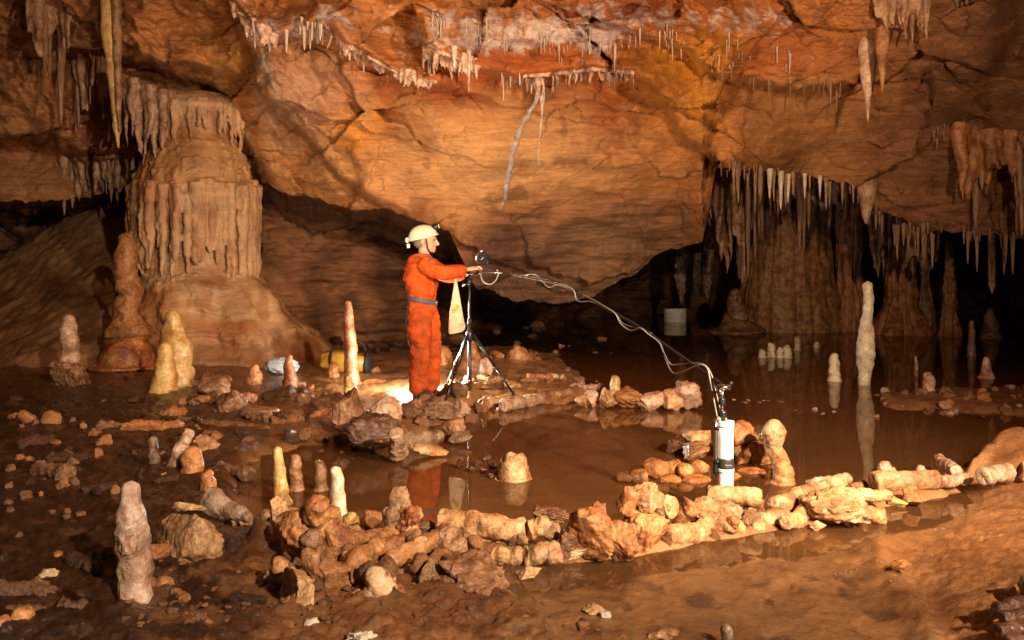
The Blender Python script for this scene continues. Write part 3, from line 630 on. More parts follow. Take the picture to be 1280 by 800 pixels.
rock((103, 740), (20, 24), 'brown', 'small brown block right of the square pale block')
stal((27, 758), (25, 806), [(0, 34), (.6, 32), (1, 24)], 'orange', 'stubby orange stalagmite at the bottom left corner', d=3.2)
stal((2, 770), (0, 812), [(0, 30), (.6, 28), (1, 20)], 'rust', 'rusty stub cut by the left border of the view', d=3.15)
log((236, 538), (212, 592), (15, 15), 'pink', 'reddish stalagmite leaning right in the left mud', lift=0, lifts=(.28, .0))
rock((212, 600), (22, 16), 'cream', 'pale block at the foot of the leaning reddish stalagmite')
rock((205, 570), (13, 13), 'brown', 'small round stone beside the small grey stalagmite')
rock((258, 560), (34, 30), 'brown', 'wet brown boulder behind the round-headed tan stump', name='boulder', cat='boulder')
log((218, 527), (336, 539), (17, 15), 'brown', 'long straight brown log of stone lying across the left mud', amp=.08)
rock((266, 488), (32, 30), 'brown', 'glistening brown stone right of the yellow twin stalagmites')
rock((290, 503), (28, 34), 'brown', 'upright wet brown stone behind the long straight log', tilt=.4)
log((232, 508), (270, 500), (17, 19), 'dark', 'short dark log behind the long straight brown log')
rock((326, 518), (38, 28), 'brown', 'round wet boulder above the right end of the long log', name='boulder', cat='boulder')
rock((355, 524), (30, 18), 'dark', 'flat dark stone right of the round wet boulder')
log((352, 528), (425, 498), (22, 20), 'dark', 'dark sloping log between the long log and the big boulder', ddz=(0, -.6))
rock((400, 522), (40, 16), 'rust', 'reddish flat stone below the dark sloping log')
# -- centre back pile
rock((438, 522), (34, 58), 'brown', 'upright tapered brown boulder carrying the amber tip', name='boulder', cat='boulder', amp=.12, cuts=7)
rock((462, 545), (64, 44), 'dark', 'wide black wet boulder mass in the centre back pile', name='boulder', cat='boulder')
rock((483, 520), (30, 36), 'pink', 'rounded mauve stone leaning on the black wet boulder', lift=.06, cuts=4)
log((500, 552), (552, 546), (20, 15), 'grey', 'grey log of the centre back pile with a cut end towards the tube', amp=.14)
log((495, 540), (498, 566), (18, 24), 'grey', 'upright grey stone at the left end of the grey log', amp=.18, lifts=(.12, 0), ddz=(-.35, 0))
rock((535, 562), (38, 16), 'cream', 'pale flat stone under the grey log')
rock((520, 513), (16, 22), 'brown', 'small upright stone in front of the man\'s boots')
rock((558, 514), (62, 20), 'grey', 'grey slab below the left tripod foot', name='stone')
rock((578, 512), (22, 24), 'pink', 'upright block at the right end of the grey slab')
rock((568, 538), (30, 26), 'brown', 'brown stone awash right of the grey log')
rock((575, 548), (22, 14), 'grey', 'small grey stone awash behind the dark glittering pebbles')
stal((642, 566), (642, 598), [(0, 37), (.4, 36), (.75, 32), (1, 20)], 'cream', 'domed cream stalagmite stump alone in the pool', amp=.05)
for i, (u, v, s) in enumerate([(597, 578, 12), (606, 572, 11), (616, 580, 12), (604, 588, 11), (622, 590, 9), (590, 586, 10), (576, 580, 14), (612, 595, 8)]):
    rock((u, v), (s, s*.7), 'dark', 'small black glittering pebble in the pool left of the domed stump', group='glittering pool pebbles', name='pebble', cat='pebble', n=3, amp=.3)
stal((589, 425), (590, 462), [(0, 34), (.5, 20), (1, 8)], 'orange', 'pale cone stalagmite behind the tripod column', d=11.2)
rock((553, 450), (20, 26), 'orange', 'rounded tan stone just right of the man\'s knees', lift=0, cuts=4)
rock((604, 462), (20, 22), 'pink', 'small rounded stone behind the tripod legs')
stal((645, 430), (650, 452), [(0, 38), (.4, 26), (.7, 12), (1, 8)], 'orange', 'pointed tan mound right of the tripod', d=12.4)
rock((625, 446), (26, 14), 'orange', 'low tan stone between tripod leg and pointed mound')
rock((533, 470), (16, 14), 'rust', 'small red stone left of the man\'s shins'); rock((470, 465), (16, 12), 'rust', 'small red stone behind the bright puddle')
rock((466, 480), (28, 10), 'rust', 'flat red stone at the edge of the bright puddle')
log((575, 500), (626, 492), (9, 11), 'cream', 'thin pale log lying below the tripod', amp=.2)
log((600, 507), (648, 496), (13, 12), 'cream', 'pale tapered log lying right of the tripod foot', amp=.2)
log((622, 484), (706, 482), (12, 11), 'orange', 'long tan slab lying behind the back row of stones', amp=.12)
log((628, 508), (680, 496), (15, 14), 'pink', 'mauve log at the near edge of the back shelf', amp=.18)
log((676, 497), (714, 492), (14, 12), 'brown', 'brown log continuing the mauve log to the right', amp=.18)
log((690, 474), (730, 476), (7, 9), 'brown', 'narrow brown log behind the long tan slab')
rock((722, 484), (18, 12), 'pink', 'small pale stone ending the long tan slab'); rock((700, 486), (18, 9), 'rust', 'small red stone in front of the long tan slab')
# -- back row in the pool
stal((769, 469), (769, 494), [(0, 15), (.6, 13), (1, 12)], 'yellow', 'short amber yellow block upright behind the back row', d=8.9, amp=.06)
for c, s, m, l in [((728, 500), (14, 18), 'cream', 'first pale pebble at the left end of the back row'), ((738, 498), (16, 20), 'pink', 'second stone of the back row, small and pointed'),
   ((758, 499), (26, 22), 'cream', 'cream squarish stone of the back row left of the long one'), ((786, 497), (40, 26), 'orange', 'longest tan stone of the back row'),
   ((815, 499), (28, 26), 'pink', 'third stone from the right in the back row'), ((838, 499), (26, 28), 'cream', 'second stone from the right in the back row'),
   ((859, 494), (28, 36), 'pink', 'tall pointed stone ending the back row at the right')]:
    rock(c, s, m, l, cuts=12)
# -- pile behind the white tube
for c, s, m, l, lf in [((850, 554), (34, 24), 'dark', 'black stone with white glints left of the white tube', 0), ((876, 547), (34, 18), 'cream', 'pale wet stone just left of the white tube', .06),
   ((868, 566), (36, 20), 'brown', 'brown stone in the water left of the white tube', 0), ((930, 543), (28, 26), 'orange', 'orange round stone on top of the pile right of the tube', .12),
   ((918, 560), (30, 24), 'orange', 'orange stone behind the white tube band', .02), ((950, 545), (26, 26), 'dark', 'dark stone between the orange pile and the bent stalagmite', .06),
   ((936, 568), (28, 24), 'rust', 'rust stone low in the pile right of the tube', 0), ((954, 570), (24, 22), 'orange', 'small orange stone at the right foot of the pile', 0)]:
    rock(c, s, m, l, lift=lf, cuts=6)
stal((969, 524), (977, 588), [(0, 22), (.3, 20), (.5, 22), (.75, 28), (1, 18)], 'cream', 'bent cream stalagmite standing right of the orange pile', d=5.75, bend=[(0, 0), (.5, -5), (1, 0)], amp=.14)
stal((979, 573), (979, 604), [(0, 25), (.5, 25), (1, 14)], 'orange', 'short wet orange stump in the water right of the tube', amp=.08)
for i, (u, v, s, h) in enumerate([(820, 586, 26, 20), (842, 584, 17, 18), (857, 588, 19, 16), (874, 584, 18, 15), (800, 595, 22, 13), (782, 596, 20, 10)]):
    rock((u, v), (s, h), 'orange', ['rounded orange cobble in the water, largest of the row by the tube', 'round orange cobble second in the row by the tube', 'low orange cobble mid row by the tube', 'orange cobble nearest the white tube in its row', 'half sunk brownish cobble left in the row', 'outermost sunk cobble at the left of the row'][i], cuts=2, amp=.1, name='cobble', cat='cobble')
for i, (u, v, s, h) in enumerate([(838, 602, 26, 12), (868, 602, 30, 12), (915, 598, 26, 12), (940, 592, 26, 12)]):
    rock((u, v), (s, h), 'rust', 'sunken rust cobble below the orange row', cuts=2, name='cobble', cat='cobble', group='sunken rust cobbles', lift=-.04)
# -- front ring, left pile
rock((408, 652), (50, 38), 'orange', 'angular orange slab tilted against the white stalagmite', cuts=14, name='boulder', cat='boulder', tilt=.5, lift=.04)
rock((373, 660), (56, 66), 'orange', 'white-streaked orange block at the top of the left pile', cuts=12, name='boulder', cat='boulder', lift=.08)
rock((346, 650), (20, 44), 'cream', 'thin upright slab at the left edge of the left pile', cuts=8, lift=.05)
rock((388, 672), (24, 26), 'brown', 'small brown stone in the hollow of the white-streaked block', lift=.1, dy=-.35)
rock((421, 690), (34, 58), 'orange', 'pitted tan block upright in the middle of the left pile', cuts=8, amp=.22)
rock((378, 742), (36, 66), 'cream', 'cream upright block low in the left pile', cuts=10)
rock((353, 735), (18, 52), 'orange', 'narrow upright slab left of the cream upright block', cuts=8)
rock((388, 703), (28, 30), 'orange', 'orange wedge above the cream upright block', lift=.16, dy=-.3)
rock((418, 726), (50, 44), 'orange', 'crumbly tan block right of the cream upright block', amp=.24)
rock((440, 712), (34, 40), 'orange', 'leaning tan chunk below the pitted block', tilt=.6, amp=.2)
rock((459, 680), (24, 22), 'brown', 'dark brown stone between the pitted block and lying block', lift=.05)
log((462, 688), (506, 682), (28, 26), 'orange', 'thick lying tan block in the left pile', lift=.06, amp=.22)
rock((508, 652), (36, 40), 'rust', 'crumbly rust block topping the pile beside the small round knob', lift=.12, amp=.36, cuts=12)
stal((483, 634), (490, 664), [(0, 17), (.6, 16), (1, 14)], 'pink', 'small round-headed knob left of the crumbly rust block', d=4.4)
log((512, 666), (526, 684), (24, 22), 'cream', 'short cream stump below the crumbly rust block', lift=.1)
log((486, 704), (566, 672), (24, 22), 'orange', 'curved tan log, upper of the two crossing below the rust block', lifts=(.05, .10), amp=.12, bend=.5)
log((496, 726), (564, 700), (24, 24), 'orange', 'curved tan log, lower of the two below the rust block', amp=.12, bend=-.4)
rock((560, 682), (44, 44), 'brown', 'brown stone at the right ends of the two curved logs', lift=.04, amp=.2)
rock((478, 738), (34, 36), 'cream', 'pale pitted stone in front of the lower curved log', amp=.24)
rock((498, 752), (26, 34), 'orange', 'small upright stone nearest the front of the pile', amp=.22)
rock((455, 748), (36, 24), 'orange', 'tan rubble stone left of the pale pitted stone', amp=.3)
log((398, 628), (392, 676), (26, 34), 'orange', 'crusted tan pillar standing at the back of the left pile', lifts=(.30, .05), amp=.26)
stal((450, 686), (440, 740), [(0, 40), (.3, 34), (.6, 36), (.85, 26), (1, 16)], 'orange', 'tan crusted pillar leaning right in front of the pitted block', amp=.34)
stal((350, 694), (358, 760), [(0, 34), (.4, 26), (.8, 22), (1, 14)], 'orange', 'narrow crusted pillar left of the cream upright block', amp=.32)
stal((476, 708), (472, 768), [(0, 44), (.3, 36), (.6, 38), (.85, 28), (1, 18)], 'cream', 'stout pale pillar nearest the viewer in the left pile', amp=.34)
rock((590, 722), (66, 60), 'brown', 'large dark brown block with a lit right edge', name='boulder', cat='boulder', cuts=10)
rock((617, 730), (16, 44), 'cream', 'lit right edge of the large dark block, shaped as a pale sliver', cuts=8)  # pale stone standing in for light along the block's right edge
rock((535, 662), (40, 22), 'brown', 'brown stone behind the left end of the long white log')
# -- front ring, middle
log((548, 652), (658, 661), (32, 28), 'cream', 'long white lying log of the front ring below the man\'s reflection', lift=.05, amp=.2)
log((592, 678), (638, 679), (14, 16), 'cream', 'small white log under the long white log', amp=.2)
log((615, 694), (652, 696), (18, 18), 'cream', 'small cream log low before the long white log', amp=.2)
log((655, 694), (700, 692), (24, 26), 'cream', 'cream log with a knobby end right of the low small log', amp=.22)
rock((686, 646), (42, 18), 'brown', 'flat brown stone at the waterline above the pale hooked stone', lift=.07)
log((662, 665), (700, 668), (24, 20), 'cream', 'pale hooked stone below the flat brown stone', lift=.06, amp=.2, bend=.6)
rock((712, 682), (24, 40), 'brown', 'dark filler stone left of the big angular block')
rock((740, 666), (60, 60), 'orange', 'big angular tan block in the middle of the front ring', cuts=14, name='boulder', cat='boulder', lift=.02)
rock((716, 690), (46, 22), 'cream', 'flat pale stone at the foot of the big angular block')
rock((776, 678), (46, 44), 'orange', 'wedge stone right of the big angular block', cuts=14, tilt=.5)
rock((784, 632), (32, 32), 'orange', 'angular tan stone on top of the wedge stone', lift=.16, cuts=14)
rock((806, 660), (44, 56), 'orange', 'slanting tan slab below the white upright lump', cuts=14, tilt=.6)
rock((806, 622), (32, 40), 'cream', 'pale crusted upright lump topping the middle ring', lift=.16, cuts=8)
log((818, 628), (840, 634), (26, 24), 'cream', 'cream stub on the right of the pale crusted lump', lift=.13)
log((842, 656), (868, 628), (18, 22), 'orange', 'orange leaning stone left of the plump cream log', lifts=(.02, .14), amp=.2)
log((834, 674), (902, 654), (24, 22), 'cream', 'pale smooth log lying at the water\'s edge', amp=.14)
rock((880, 638), (30, 30), 'cream', 'rounded cream stone below the left end of the white tube log', lift=.06)
rock((905, 646), (36, 34), 'cream', 'domed cream stone directly under the white tube', lift=.02)
rock((916, 652), (14, 14), 'rust', 'small rusty stone before the domed cream stone', dy=-.12, lift=.05)
rock((922, 658), (22, 16), 'cream', 'little pale stone at the water\'s edge under the white tube')
log((938, 640), (948, 656), (18, 16), 'cream', 'short stone pointing at the viewer right of the tube')
log((885, 618), (952, 622), (22, 22), 'cream', 'pale log lying just behind the foot of the white tube', lift=.08, amp=.14)
rock((948, 634), (20, 18), 'orange', 'small orange stone under the right end of the tube log', lift=.02)
log((950, 650), (982, 644), (18, 20), 'cream', 'stub with a ringed end between the tube and the long slanting log', amp=.14)
log((964, 632), (1052, 602), (20, 22), 'cream', 'long slanting cream log of the right ring', lift=.04, amp=.16)
log((1010, 606), (1062, 598), (12, 12), 'pink', 'thin log lying along the back of the long slanting log', lift=.08)
log((982, 656), (1018, 636), (18, 22), 'cream', 'smooth short log slanting to the water before the crusted lump', amp=.1)
rock((1050, 635), (64, 40), 'cream', 'pale crystalline crusted lump of the right ring', cuts=5, amp=.26, name='boulder', cat='boulder')
log((1070, 618), (1114, 620), (16, 12), 'cream', 'crusted branch on top of the crystalline lump', lift=.08)
log((1072, 642), (1108, 646), (20, 18), 'cream', 'crusted branch low on the right of the crystalline lump')
rock((1022, 656), (20, 12), 'cream', 'small bright wedge stone before the crystalline lump')
log((1092, 602), (1172, 600), (24, 23), 'cream', 'thick pale log with a flat cut left end', amp=.09, lift=.03)
stal((1108, 577), (1108, 604), [(0, 23), (.5, 22), (1, 14)], 'pink', 'pink knob behind the thick pale cut log', d=5.75)
stal((1154, 582), (1155, 604), [(0, 24), (.5, 22), (1, 12)], 'pink', 'low pink knob behind the right end of the cut log', d=5.75)
log((1176, 602), (1212, 598), (14, 12), 'pink', 'slim pink log continuing the cut log to the right', lift=.05)
log((1172, 574), (1196, 590), (14, 16), 'pink', 'short glistening log slanting down to the pink log', lift=.08)
rock((1142, 622), (24, 22), 'orange', 'orange stone under the thick cut log')
rock((1122, 627), (18, 12), 'yellow', 'small amber stone under the thick cut log')
log((1080, 606), (1062, 610), (12, 12), 'brown', 'dark stone in the gap left of the cut log')
# -- right flowstone hump pieces
log((1228, 596), (1262, 590), (22, 22), 'grey', 'grey stub with a glinting end on the right hump', lift=.09)
log((1276, 590), (1300, 588), (22, 22), 'pink', 'glistening stub at the right border on the hump', lift=.1)
for i, (a, b, w) in enumerate([((1244, 760), (1290, 752), (17, 17)), ((1252, 774), (1296, 768), (18, 18)), ((1246, 790), (1290, 784), (18, 18)), ((1258, 804), (1300, 800), (18, 18)), ((1276, 732), (1300, 730), (22, 20))]):
    log(a, b, w, 'dark', ['topmost long dark glossy finger of rock in the bottom right bundle', 'second dark glossy finger of the bottom right bundle', 'third dark glossy finger of the bottom right bundle', 'lowest dark glossy finger cut by the frame corner', 'dark pinkish knob above the bottom right bundle'][i], lift=.14, amp=.1)
# -- bottom edge
stal((391, 772), (391, 812), [(0, 30), (.5, 28), (1, 18)], 'white', 'bright white stub cut by the bottom border', d=3.2)
rock((448, 800), (42, 20), 'white', 'white crystal cluster at the bottom border', amp=.4, cuts=14, lift=.05)
stal((909, 780), (909, 815), [(0, 15), (1, 15)], 'grey', 'grey cylindrical stub rising at the bottom border', d=3.1, amp=.0)
rock((826, 516+277), (36, 12), 'cream', 'flat pale stones awash at the bottom middle', amp=.3)
rock((740, 762), (26, 14), 'cream', 'pale stone lying on the mud left of the flat pale stones'); rock((756, 771), (14, 12), 'white', 'small white chip beside the pale stone')
rock((660, 716), (30, 12), 'cream', 'low pale stone in the water before the cream log')
log((1030, 717), (1044, 717), (6, 7), 'yellow', 'small yellowish pebble under the front water', lift=-.03)
rock((1128, 708), (24, 10), 'orange', 'small stone alone on the right flowstone floor', lift=.06)
# -- lake on the right
for (u, t, b, w, l) in [(953, 437, 447, 9, 'squat cream stump leftmost in the lake group'), (964, 428, 446, 10, 'taller cream stump second in the lake group'), (975, 434, 447, 8, 'thin cream stump third in the lake group'),
   (984, 431, 447, 10, 'cream stump fourth in the lake group touching the third'), (997, 420, 438, 9, 'farthest tall cream stump of the lake group'), (1020, 427, 434, 7, 'lone tiny cream stump right of the lake group')]:
    stal((u, t), (u, b), [(0, w), (.6, w), (1, w*.7)], 'white', l, group='stumps in the lake', amp=.08, nc=14)
stal((1043, 441), (1043, 476), [(0, 14), (.6, 13), (1, 9)], 'white', 'white stump left of the tall wavy white stalagmite', amp=.07)
stal((1083, 351), (1083, 481), [(0, 12), (.1, 14), (.2, 20), (.36, 23), (.5, 18), (.62, 14), (.8, 13), (1, 11)], 'white', 'tall wavy white stalagmite rising from the lake', amp=.14, bend=[(0, -3), (.2, -1), (.4, 1), (.6, 0), (.8, 3), (1, 0)], ring=.03)
stal((1161, 465), (1161, 492), [(0, 15), (.6, 13), (1, 10)], 'pink', 'pink stub on the rubble right of the wavy stalagmite')
stal((1233, 446), (1233, 472), [(0, 17), (.5, 11), (1, 6)], 'pink', 'small pointed cone on the rubble at the right')
stal((1145, 444), (1145, 478), [(0, 6), (1, 4)], 'brown', 'thin dim post behind the pink stub', d=11)
stal((1215, 400), (1214, 450), [(0, 12), (.5, 8), (1, 6)], 'brown', 'slim dim stalagmite in the far right lake', d=13.5)
stal((1238, 384), (1238, 422), [(0, 22), (.6, 15), (1, 6)], 'brown', 'dim cone under the hanging stalactite at the right', d=17)
rs = np.random.RandomState(21)
def scatter(n, area, mat_list, label, group, smin, smax, nm='rubble_stone', cat='stone', flat=.6, lift=0.):
    lib = []
    for k in range(6):
        V, Fc = rock_vf((0, 0, 0), (1, .85, flat), 3.3+k*1.7+len(group), 10, .25, 3); lib.append((V, Fc))
    libm = {}
    c = 0
    while c < n:
        if callable(area): u, v = area()
        else:
            u = rs.uniform(min(p[0] for p in area), max(p[0] for p in area)); v = rs.uniform(min(p[1] for p in area), max(p[1] for p in area))
            if not in_poly(np.array([u]), np.array([v]), area)[0]: continue
        g = G(u, v); k = rs.randint(6); m = mat_list[rs.randint(len(mat_list))]
        if (k, m) not in libm: libm[(k, m)] = mesh(nm, lib[k][0], lib[k][1], M[m])
        s = rs.uniform(smin, smax)**1.0*.5*g[1]/F_PX*(rs.uniform(.6, 1.3))
        o = link(nm, libm[(k, m)], (g[0], g[1], max(fz(g[0], g[1]), -.02)+s*.2+lift)); o.scale = (s, s, s*rs.uniform(.8, 1.2)); o.rotation_euler = (rs.uniform(-.3, .3), rs.uniform(-.3, .3), rs.uniform(0, 6.28))
        tag(o, label, cat, group); c += 1
scatter(170, [(180, 720), (330, 745), (520, 745), (640, 740), (760, 785), (800, 805), (150, 805)], ['orange', 'brown', 'rust', 'brown'], 'small reddish rubble lump in the mud before the left pile', 'rubble in the front mud', 4, 15)
scatter(44, [(350, 660), (470, 650), (600, 700), (615, 735), (500, 765), (350, 770)], ['orange', 'orange', 'cream', 'brown'], 'tumbled tan block wedged among the larger stones of the left pile', 'tumbled blocks of the left pile', 20, 44, 'stone', flat=.9, lift=.03)
scatter(46, lambda: (lambda t: (np.interp(t, [0, .3, .6, 1], [560, 740, 900, 1110])+rs.normal(0, 8), np.interp(t, [0, .3, .6, 1], [684, 690, 656, 630])+rs.normal(0, 6)))(rs.uniform()), ['cream', 'cream', 'orange', 'brown'], 'small pale stone wedged between the larger stones of the front ring', 'filler stones of the front ring', 14, 32, 'stone', flat=.85, lift=.02)
scatter(30, lambda: (lambda t: (370+t*230+rs.normal(0, 10), 560-t*50+rs.normal(0, 9)))(rs.uniform()), ['brown', 'dark', 'brown'], 'wet brown stone wedged in the centre back pile', 'stones of the centre back pile', 14, 34, 'stone', flat=.85, lift=.02)
def scatter_logs(n, area, mats, label, group, l0, l1, w0, w1):
    lib = {}
    c = 0
    while c < n:
        u = rs.uniform(min(p[0] for p in area), max(p[0] for p in area)); v = rs.uniform(min(p[1] for p in area), max(p[1] for p in area))
        if not in_poly(np.array([u]), np.array([v]), area)[0]: continue
        g = G(u, v); k = g[1]/F_PX; kk = rs.randint(5); m = mats[rs.randint(len(mats))]; asp = [2.2, 3.0, 1.6, 3.8, 2.6][kk]
        if (kk, m) not in lib:
            t = np.linspace(-.5, .5, 26); path = np.stack([t*asp, .10*perlin(np.stack([t*2+kk*3, 0*t, 0*t], -1)), 0*t], -1)
            lib[(kk, m)] = mesh('broken_stalagmite', *revolve(path, .5*(1-.3*(t+.5))*(1+.25*perlin(np.stack([t*5+kk*9, 0*t+kk, 0*t], -1)))*np.minimum(1, .72+3*(.5-np.abs(t))), 24, .26, 1.7, kk*7.7, ell=(1, .85), octv=5), M[m])
        w = rs.uniform(w0, w1)*k; up = rs.uniform() < .07
        o = link('broken_stalagmite', lib[(kk, m)], (g[0], g[1], max(fz(g[0], g[1]), -.02)+(w*asp*.36 if up else w*.16))); o.scale = (w, w, w)
        o.rotation_euler = (rs.uniform(0, 6), -1.45+rs.uniform(-.25, .25) if up else rs.uniform(-.12, .12), rs.uniform(-.9, .9)+(3.14 if rs.uniform() < .5 else 0)); tag(o, label, 'broken stalagmite', group); c += 1
scatter_logs(20, [(175, 500), (270, 470), (420, 500), (430, 530), (330, 560), (290, 620), (200, 620)], ['brown', 'dark', 'dark', 'brown', 'rust'], 'short wet broken stalagmite piece in the crowded mud left of the pool', 'broken pieces left of the pool', 30, 60, 10, 20)
scatter_logs(12, [(0, 560), (150, 520), (180, 640), (140, 800), (0, 800)], ['dark', 'brown', 'dark'], 'dark broken stalagmite piece in the black mud at the left edge', 'broken pieces at the left edge', 30, 60, 12, 26)
scatter_logs(9, [(180, 690), (330, 690), (345, 790), (150, 800)], ['brown', 'dark', 'rust'], 'broken stalagmite piece in the mud between rough pinkish stalagmite and left pile', 'broken pieces at the left front', 30, 60, 14, 28)
scatter_logs(18, [(350, 650), (460, 640), (600, 700), (600, 740), (490, 770), (350, 770)], ['orange', 'orange', 'cream', 'rust'], 'crusted tan stalagmite fragment piled among the blocks of the left pile', 'fragments of the left pile', 30, 60, 20, 34)
scatter_logs(30, [(520, 505), (620, 482), (740, 480), (760, 492), (640, 512), (540, 525)], ['pink', 'brown', 'cream', 'rust'], 'slim broken stalagmite piece lying on the shelf under the tripod', 'broken pieces under the tripod', 30, 60, 7, 13)
scatter(60, RUBBLE, ['rust', 'brown', 'pink', 'brown'], 'small reddish stone of the low rubble island in the right lake', 'rubble island stones', 5, 18, flat=.75)
scatter(26, lambda: (lambda t: (890+t*220+rs.normal(0, 6), 497+t*24+rs.normal(0, 2.5)))(rs.uniform()), ['pink', 'rust'], 'pebble of the thin line crossing the lake to the rubble island', 'pebbles across the lake', 4, 11, 'pebble', 'pebble')
scatter(46, [(640, 478), (720, 470), (760, 478), (735, 492), (660, 492)], ['rust', 'brown', 'pink'], 'small wet red pebble on the shelf left of the back row', 'pebbles on the back shelf', 4, 10, 'pebble', 'pebble')
scatter(40, [(0, 470), (200, 470), (300, 520), (180, 640), (130, 760), (0, 780)], ['dark', 'brown', 'dark'], 'dark wet stone half sunk in the black mud at the left', 'dark stones in the left mud', 5, 20)
scatter(30, [(0, 530), (130, 530), (150, 640), (120, 660), (0, 660)], ['brown', 'orange', 'rust', 'brown'], 'brown broken stone standing in the black mud at the left border', 'stones at the left border', 9, 26, 'stone', flat=.9)
scatter(28, [(260, 470), (420, 500), (420, 530), (300, 590), (230, 560)], ['dark', 'brown', 'rust'], 'wet brown stone on the mud between long log and boulders', 'stones on the left middle mud', 5, 17)
scatter(22, [(395, 555), (480, 560), (470, 600), (390, 610)], ['dark', 'brown'], 'brown pebble awash behind the white stalagmite', 'pebbles behind the white stalagmite', 4, 14, 'pebble', 'pebble')
scatter(24, [(560, 425), (760, 420), (780, 455), (600, 470)], ['brown', 'orange', 'dark'], 'low stone on the tan floor behind the tripod', 'stones behind the tripod', 5, 16)
scatter(36, [(340, 440), (520, 415), (700, 405), (690, 420), (520, 440)], ['brown', 'dark'], 'dim rock on the floor of the recess behind the man', 'rocks in the recess', 8, 26)
scatter(24, [(560, 690), (1000, 655), (1080, 650), (1000, 672), (700, 715)], ['cream', 'orange'], 'pale chip of stone along the near foot of the front ring', 'chips at the front ring', 4, 13)
scatter(18, [(700, 740), (980, 700), (1050, 740), (960, 800), (760, 790)], ['brown', 'dark'], 'flat brown pebble on the bed of the front water', 'pebbles under the front water', 4, 12, 'pebble', 'pebble', .35, -.03)
scatter(16, [(940, 690), (1180, 640), (1240, 760), (1120, 770)], ['pink', 'cream'], 'tiny pale chip on the smooth right flowstone floor', 'chips on the right floor', 3, 7)
# ------------------------------------------------------------------ stalactites
def hang(u, v, ln, w, mat, label, group=None, d=None, name='stalactite', cat='stalactite', amp=.14, prof=None, nc=14, lean=0, squash=1.0, back=0.0):
    d = d if d is not None else float(shell_depth(np.array([u]), np.array([v]))[0])-.04+back
    k = d/F_PX; d = d+.4*w*k; n = 20; t = np.linspace(0, 1, n)
    wid = np.interp(t, *(zip(*prof) if prof else ([0, .3, .8, 1], [1, .75, .35, .1])))*w*.5*k
    A = P(u, v-4, d); B = P(u+lean, v+ln, d); sd = u*.71+v*.3
    path = A[None]+(B-A)[None]*t[:, None]
    VF = revolve(path, wid, nc, amp*w*.5*k, 1/(w*k+.02), sd, (squash, 1), True, ref=(0, 1, 0), octv=3)
    return tag(mk(name, VF, M[mat], loc=A), label, cat, group)
hang(1085, 50, 102, 24, 'pink', 'big mauve pointed stalactite, larger of the pair at upper right', prof=[(0, .8), (.1, 1), (.4, .8), (.7, .4), (1, .05)], nc=24, amp=.2)
hang(1103, 34, 84, 18, 'orange', 'orange pointed stalactite just right of the big mauve one', prof=[(0, .9), (.2, 1), (.5, .7), (.8, .3), (1, .05)], nc=20)
hang(132, -30, 215, 17, 'yellow', 'very long pale stalactite ribbon running down the upper left', prof=[(0, 1.1), (.3, 1.2), (.5, .9), (.7, .7), (.9, .4), (1, .15)], lean=16, nc=22, amp=.25)
hang(145, -25, 190, 11, 'ceil_stal', 'grey stalactite ribbon beside the very long pale one', prof=[(0, 1.2), (.4, 1), (.8, .7), (1, .2)], lean=4, nc=18, amp=.25)
hang(190, -20, 57, 8, 'yellow', 'thin yellow stalactite alone near the top left')
hang(1083, 226, 54, 32, 'ceil_stal', 'broad cone stalactite cluster under the right block', prof=[(0, 1), (.3, .75), (.6, .42), (.85, .25), (1, .08)], nc=24, amp=.25)
hang(677, 98, 42, 9, 'straw', 'long pale straw cluster at the head of the white vein', amp=.3)
hang(586, 66, 50, 7, 'straw', 'longest white stalactite of the upper centre fringe')
hang(568, 62, 24, 9, 'straw', 'stubby white stalactite left of the longest centre one')
def fringe(poly, n, l0, l1, w0, w1, mat, label, group, jit=4, d=None, name='stalactite', cat='stalactite', back=0.0, pw=1.6, scale=None):
    """n individual stalactites along a line on the rock; six shared meshes"""
    poly = np.array(poly, float); seg = np.r_[0, np.cumsum(np.hypot(*np.diff(poly, axis=0).T))]
    lib = []
    for k in range(6):
        t = np.linspace(0, 1, 14); path = np.stack([.04*perlin(np.stack([t*3+k*5, 0*t, 0*t], -1)), .04*perlin(np.stack([t*3, 0*t+k*7.3, 0*t], -1)), -t], -1)
        V, Fc = revolve(path, np.interp(t, [0, .15, .5, .85, 1], [1, .8, .55, .36, .1])*.5, 9, 0); V = V+.0
        lib.append(mesh(name, V, Fc, M[mat]))
    cl = rs.uniform(0, seg[-1], max(3, n//6)); T = np.where(rs.uniform(size=n) < .65, cl[rs.randint(len(cl), size=n)]+rs.normal(0, 5, n), rs.uniform(0, seg[-1], n)); T = np.clip(T, 0, seg[-1]); uu = np.interp(T, seg, poly[:, 0])+rs.normal(0, 1.0, n); vv = np.interp(T, seg, poly[:, 1])+rs.normal(0, jit, n)
    dd = shell_depth(uu, vv)-.02+back if d is None else np.full(n, d)+rs.uniform(-.25, .25, n)
    for i in range(n):
        k = dd[i]/F_PX; g_ = rs.uniform()**(pw*1.25); L = (l0*.8+(l1*1.2-l0*.8)*g_)*k; w = (w0+(w1-w0)*(.6*g_+.4*rs.uniform()))*k
        o = link(name, lib[rs.randint(6)], P(uu[i], vv[i]-3, dd[i])); o.scale = (w, w, L+3*k); o.rotation_euler[2] = rs.uniform(0, 6)
        tag(o, label, cat, group)
fringe([(898, 206), (950, 214), (1000, 219), (1050, 228), (1075, 236)], 46, 8, 36, 3, 7, 'ceil_stal', 'tan stalactite of the fringe along the lower edge of the right block', 'fringe of the right block', 3)
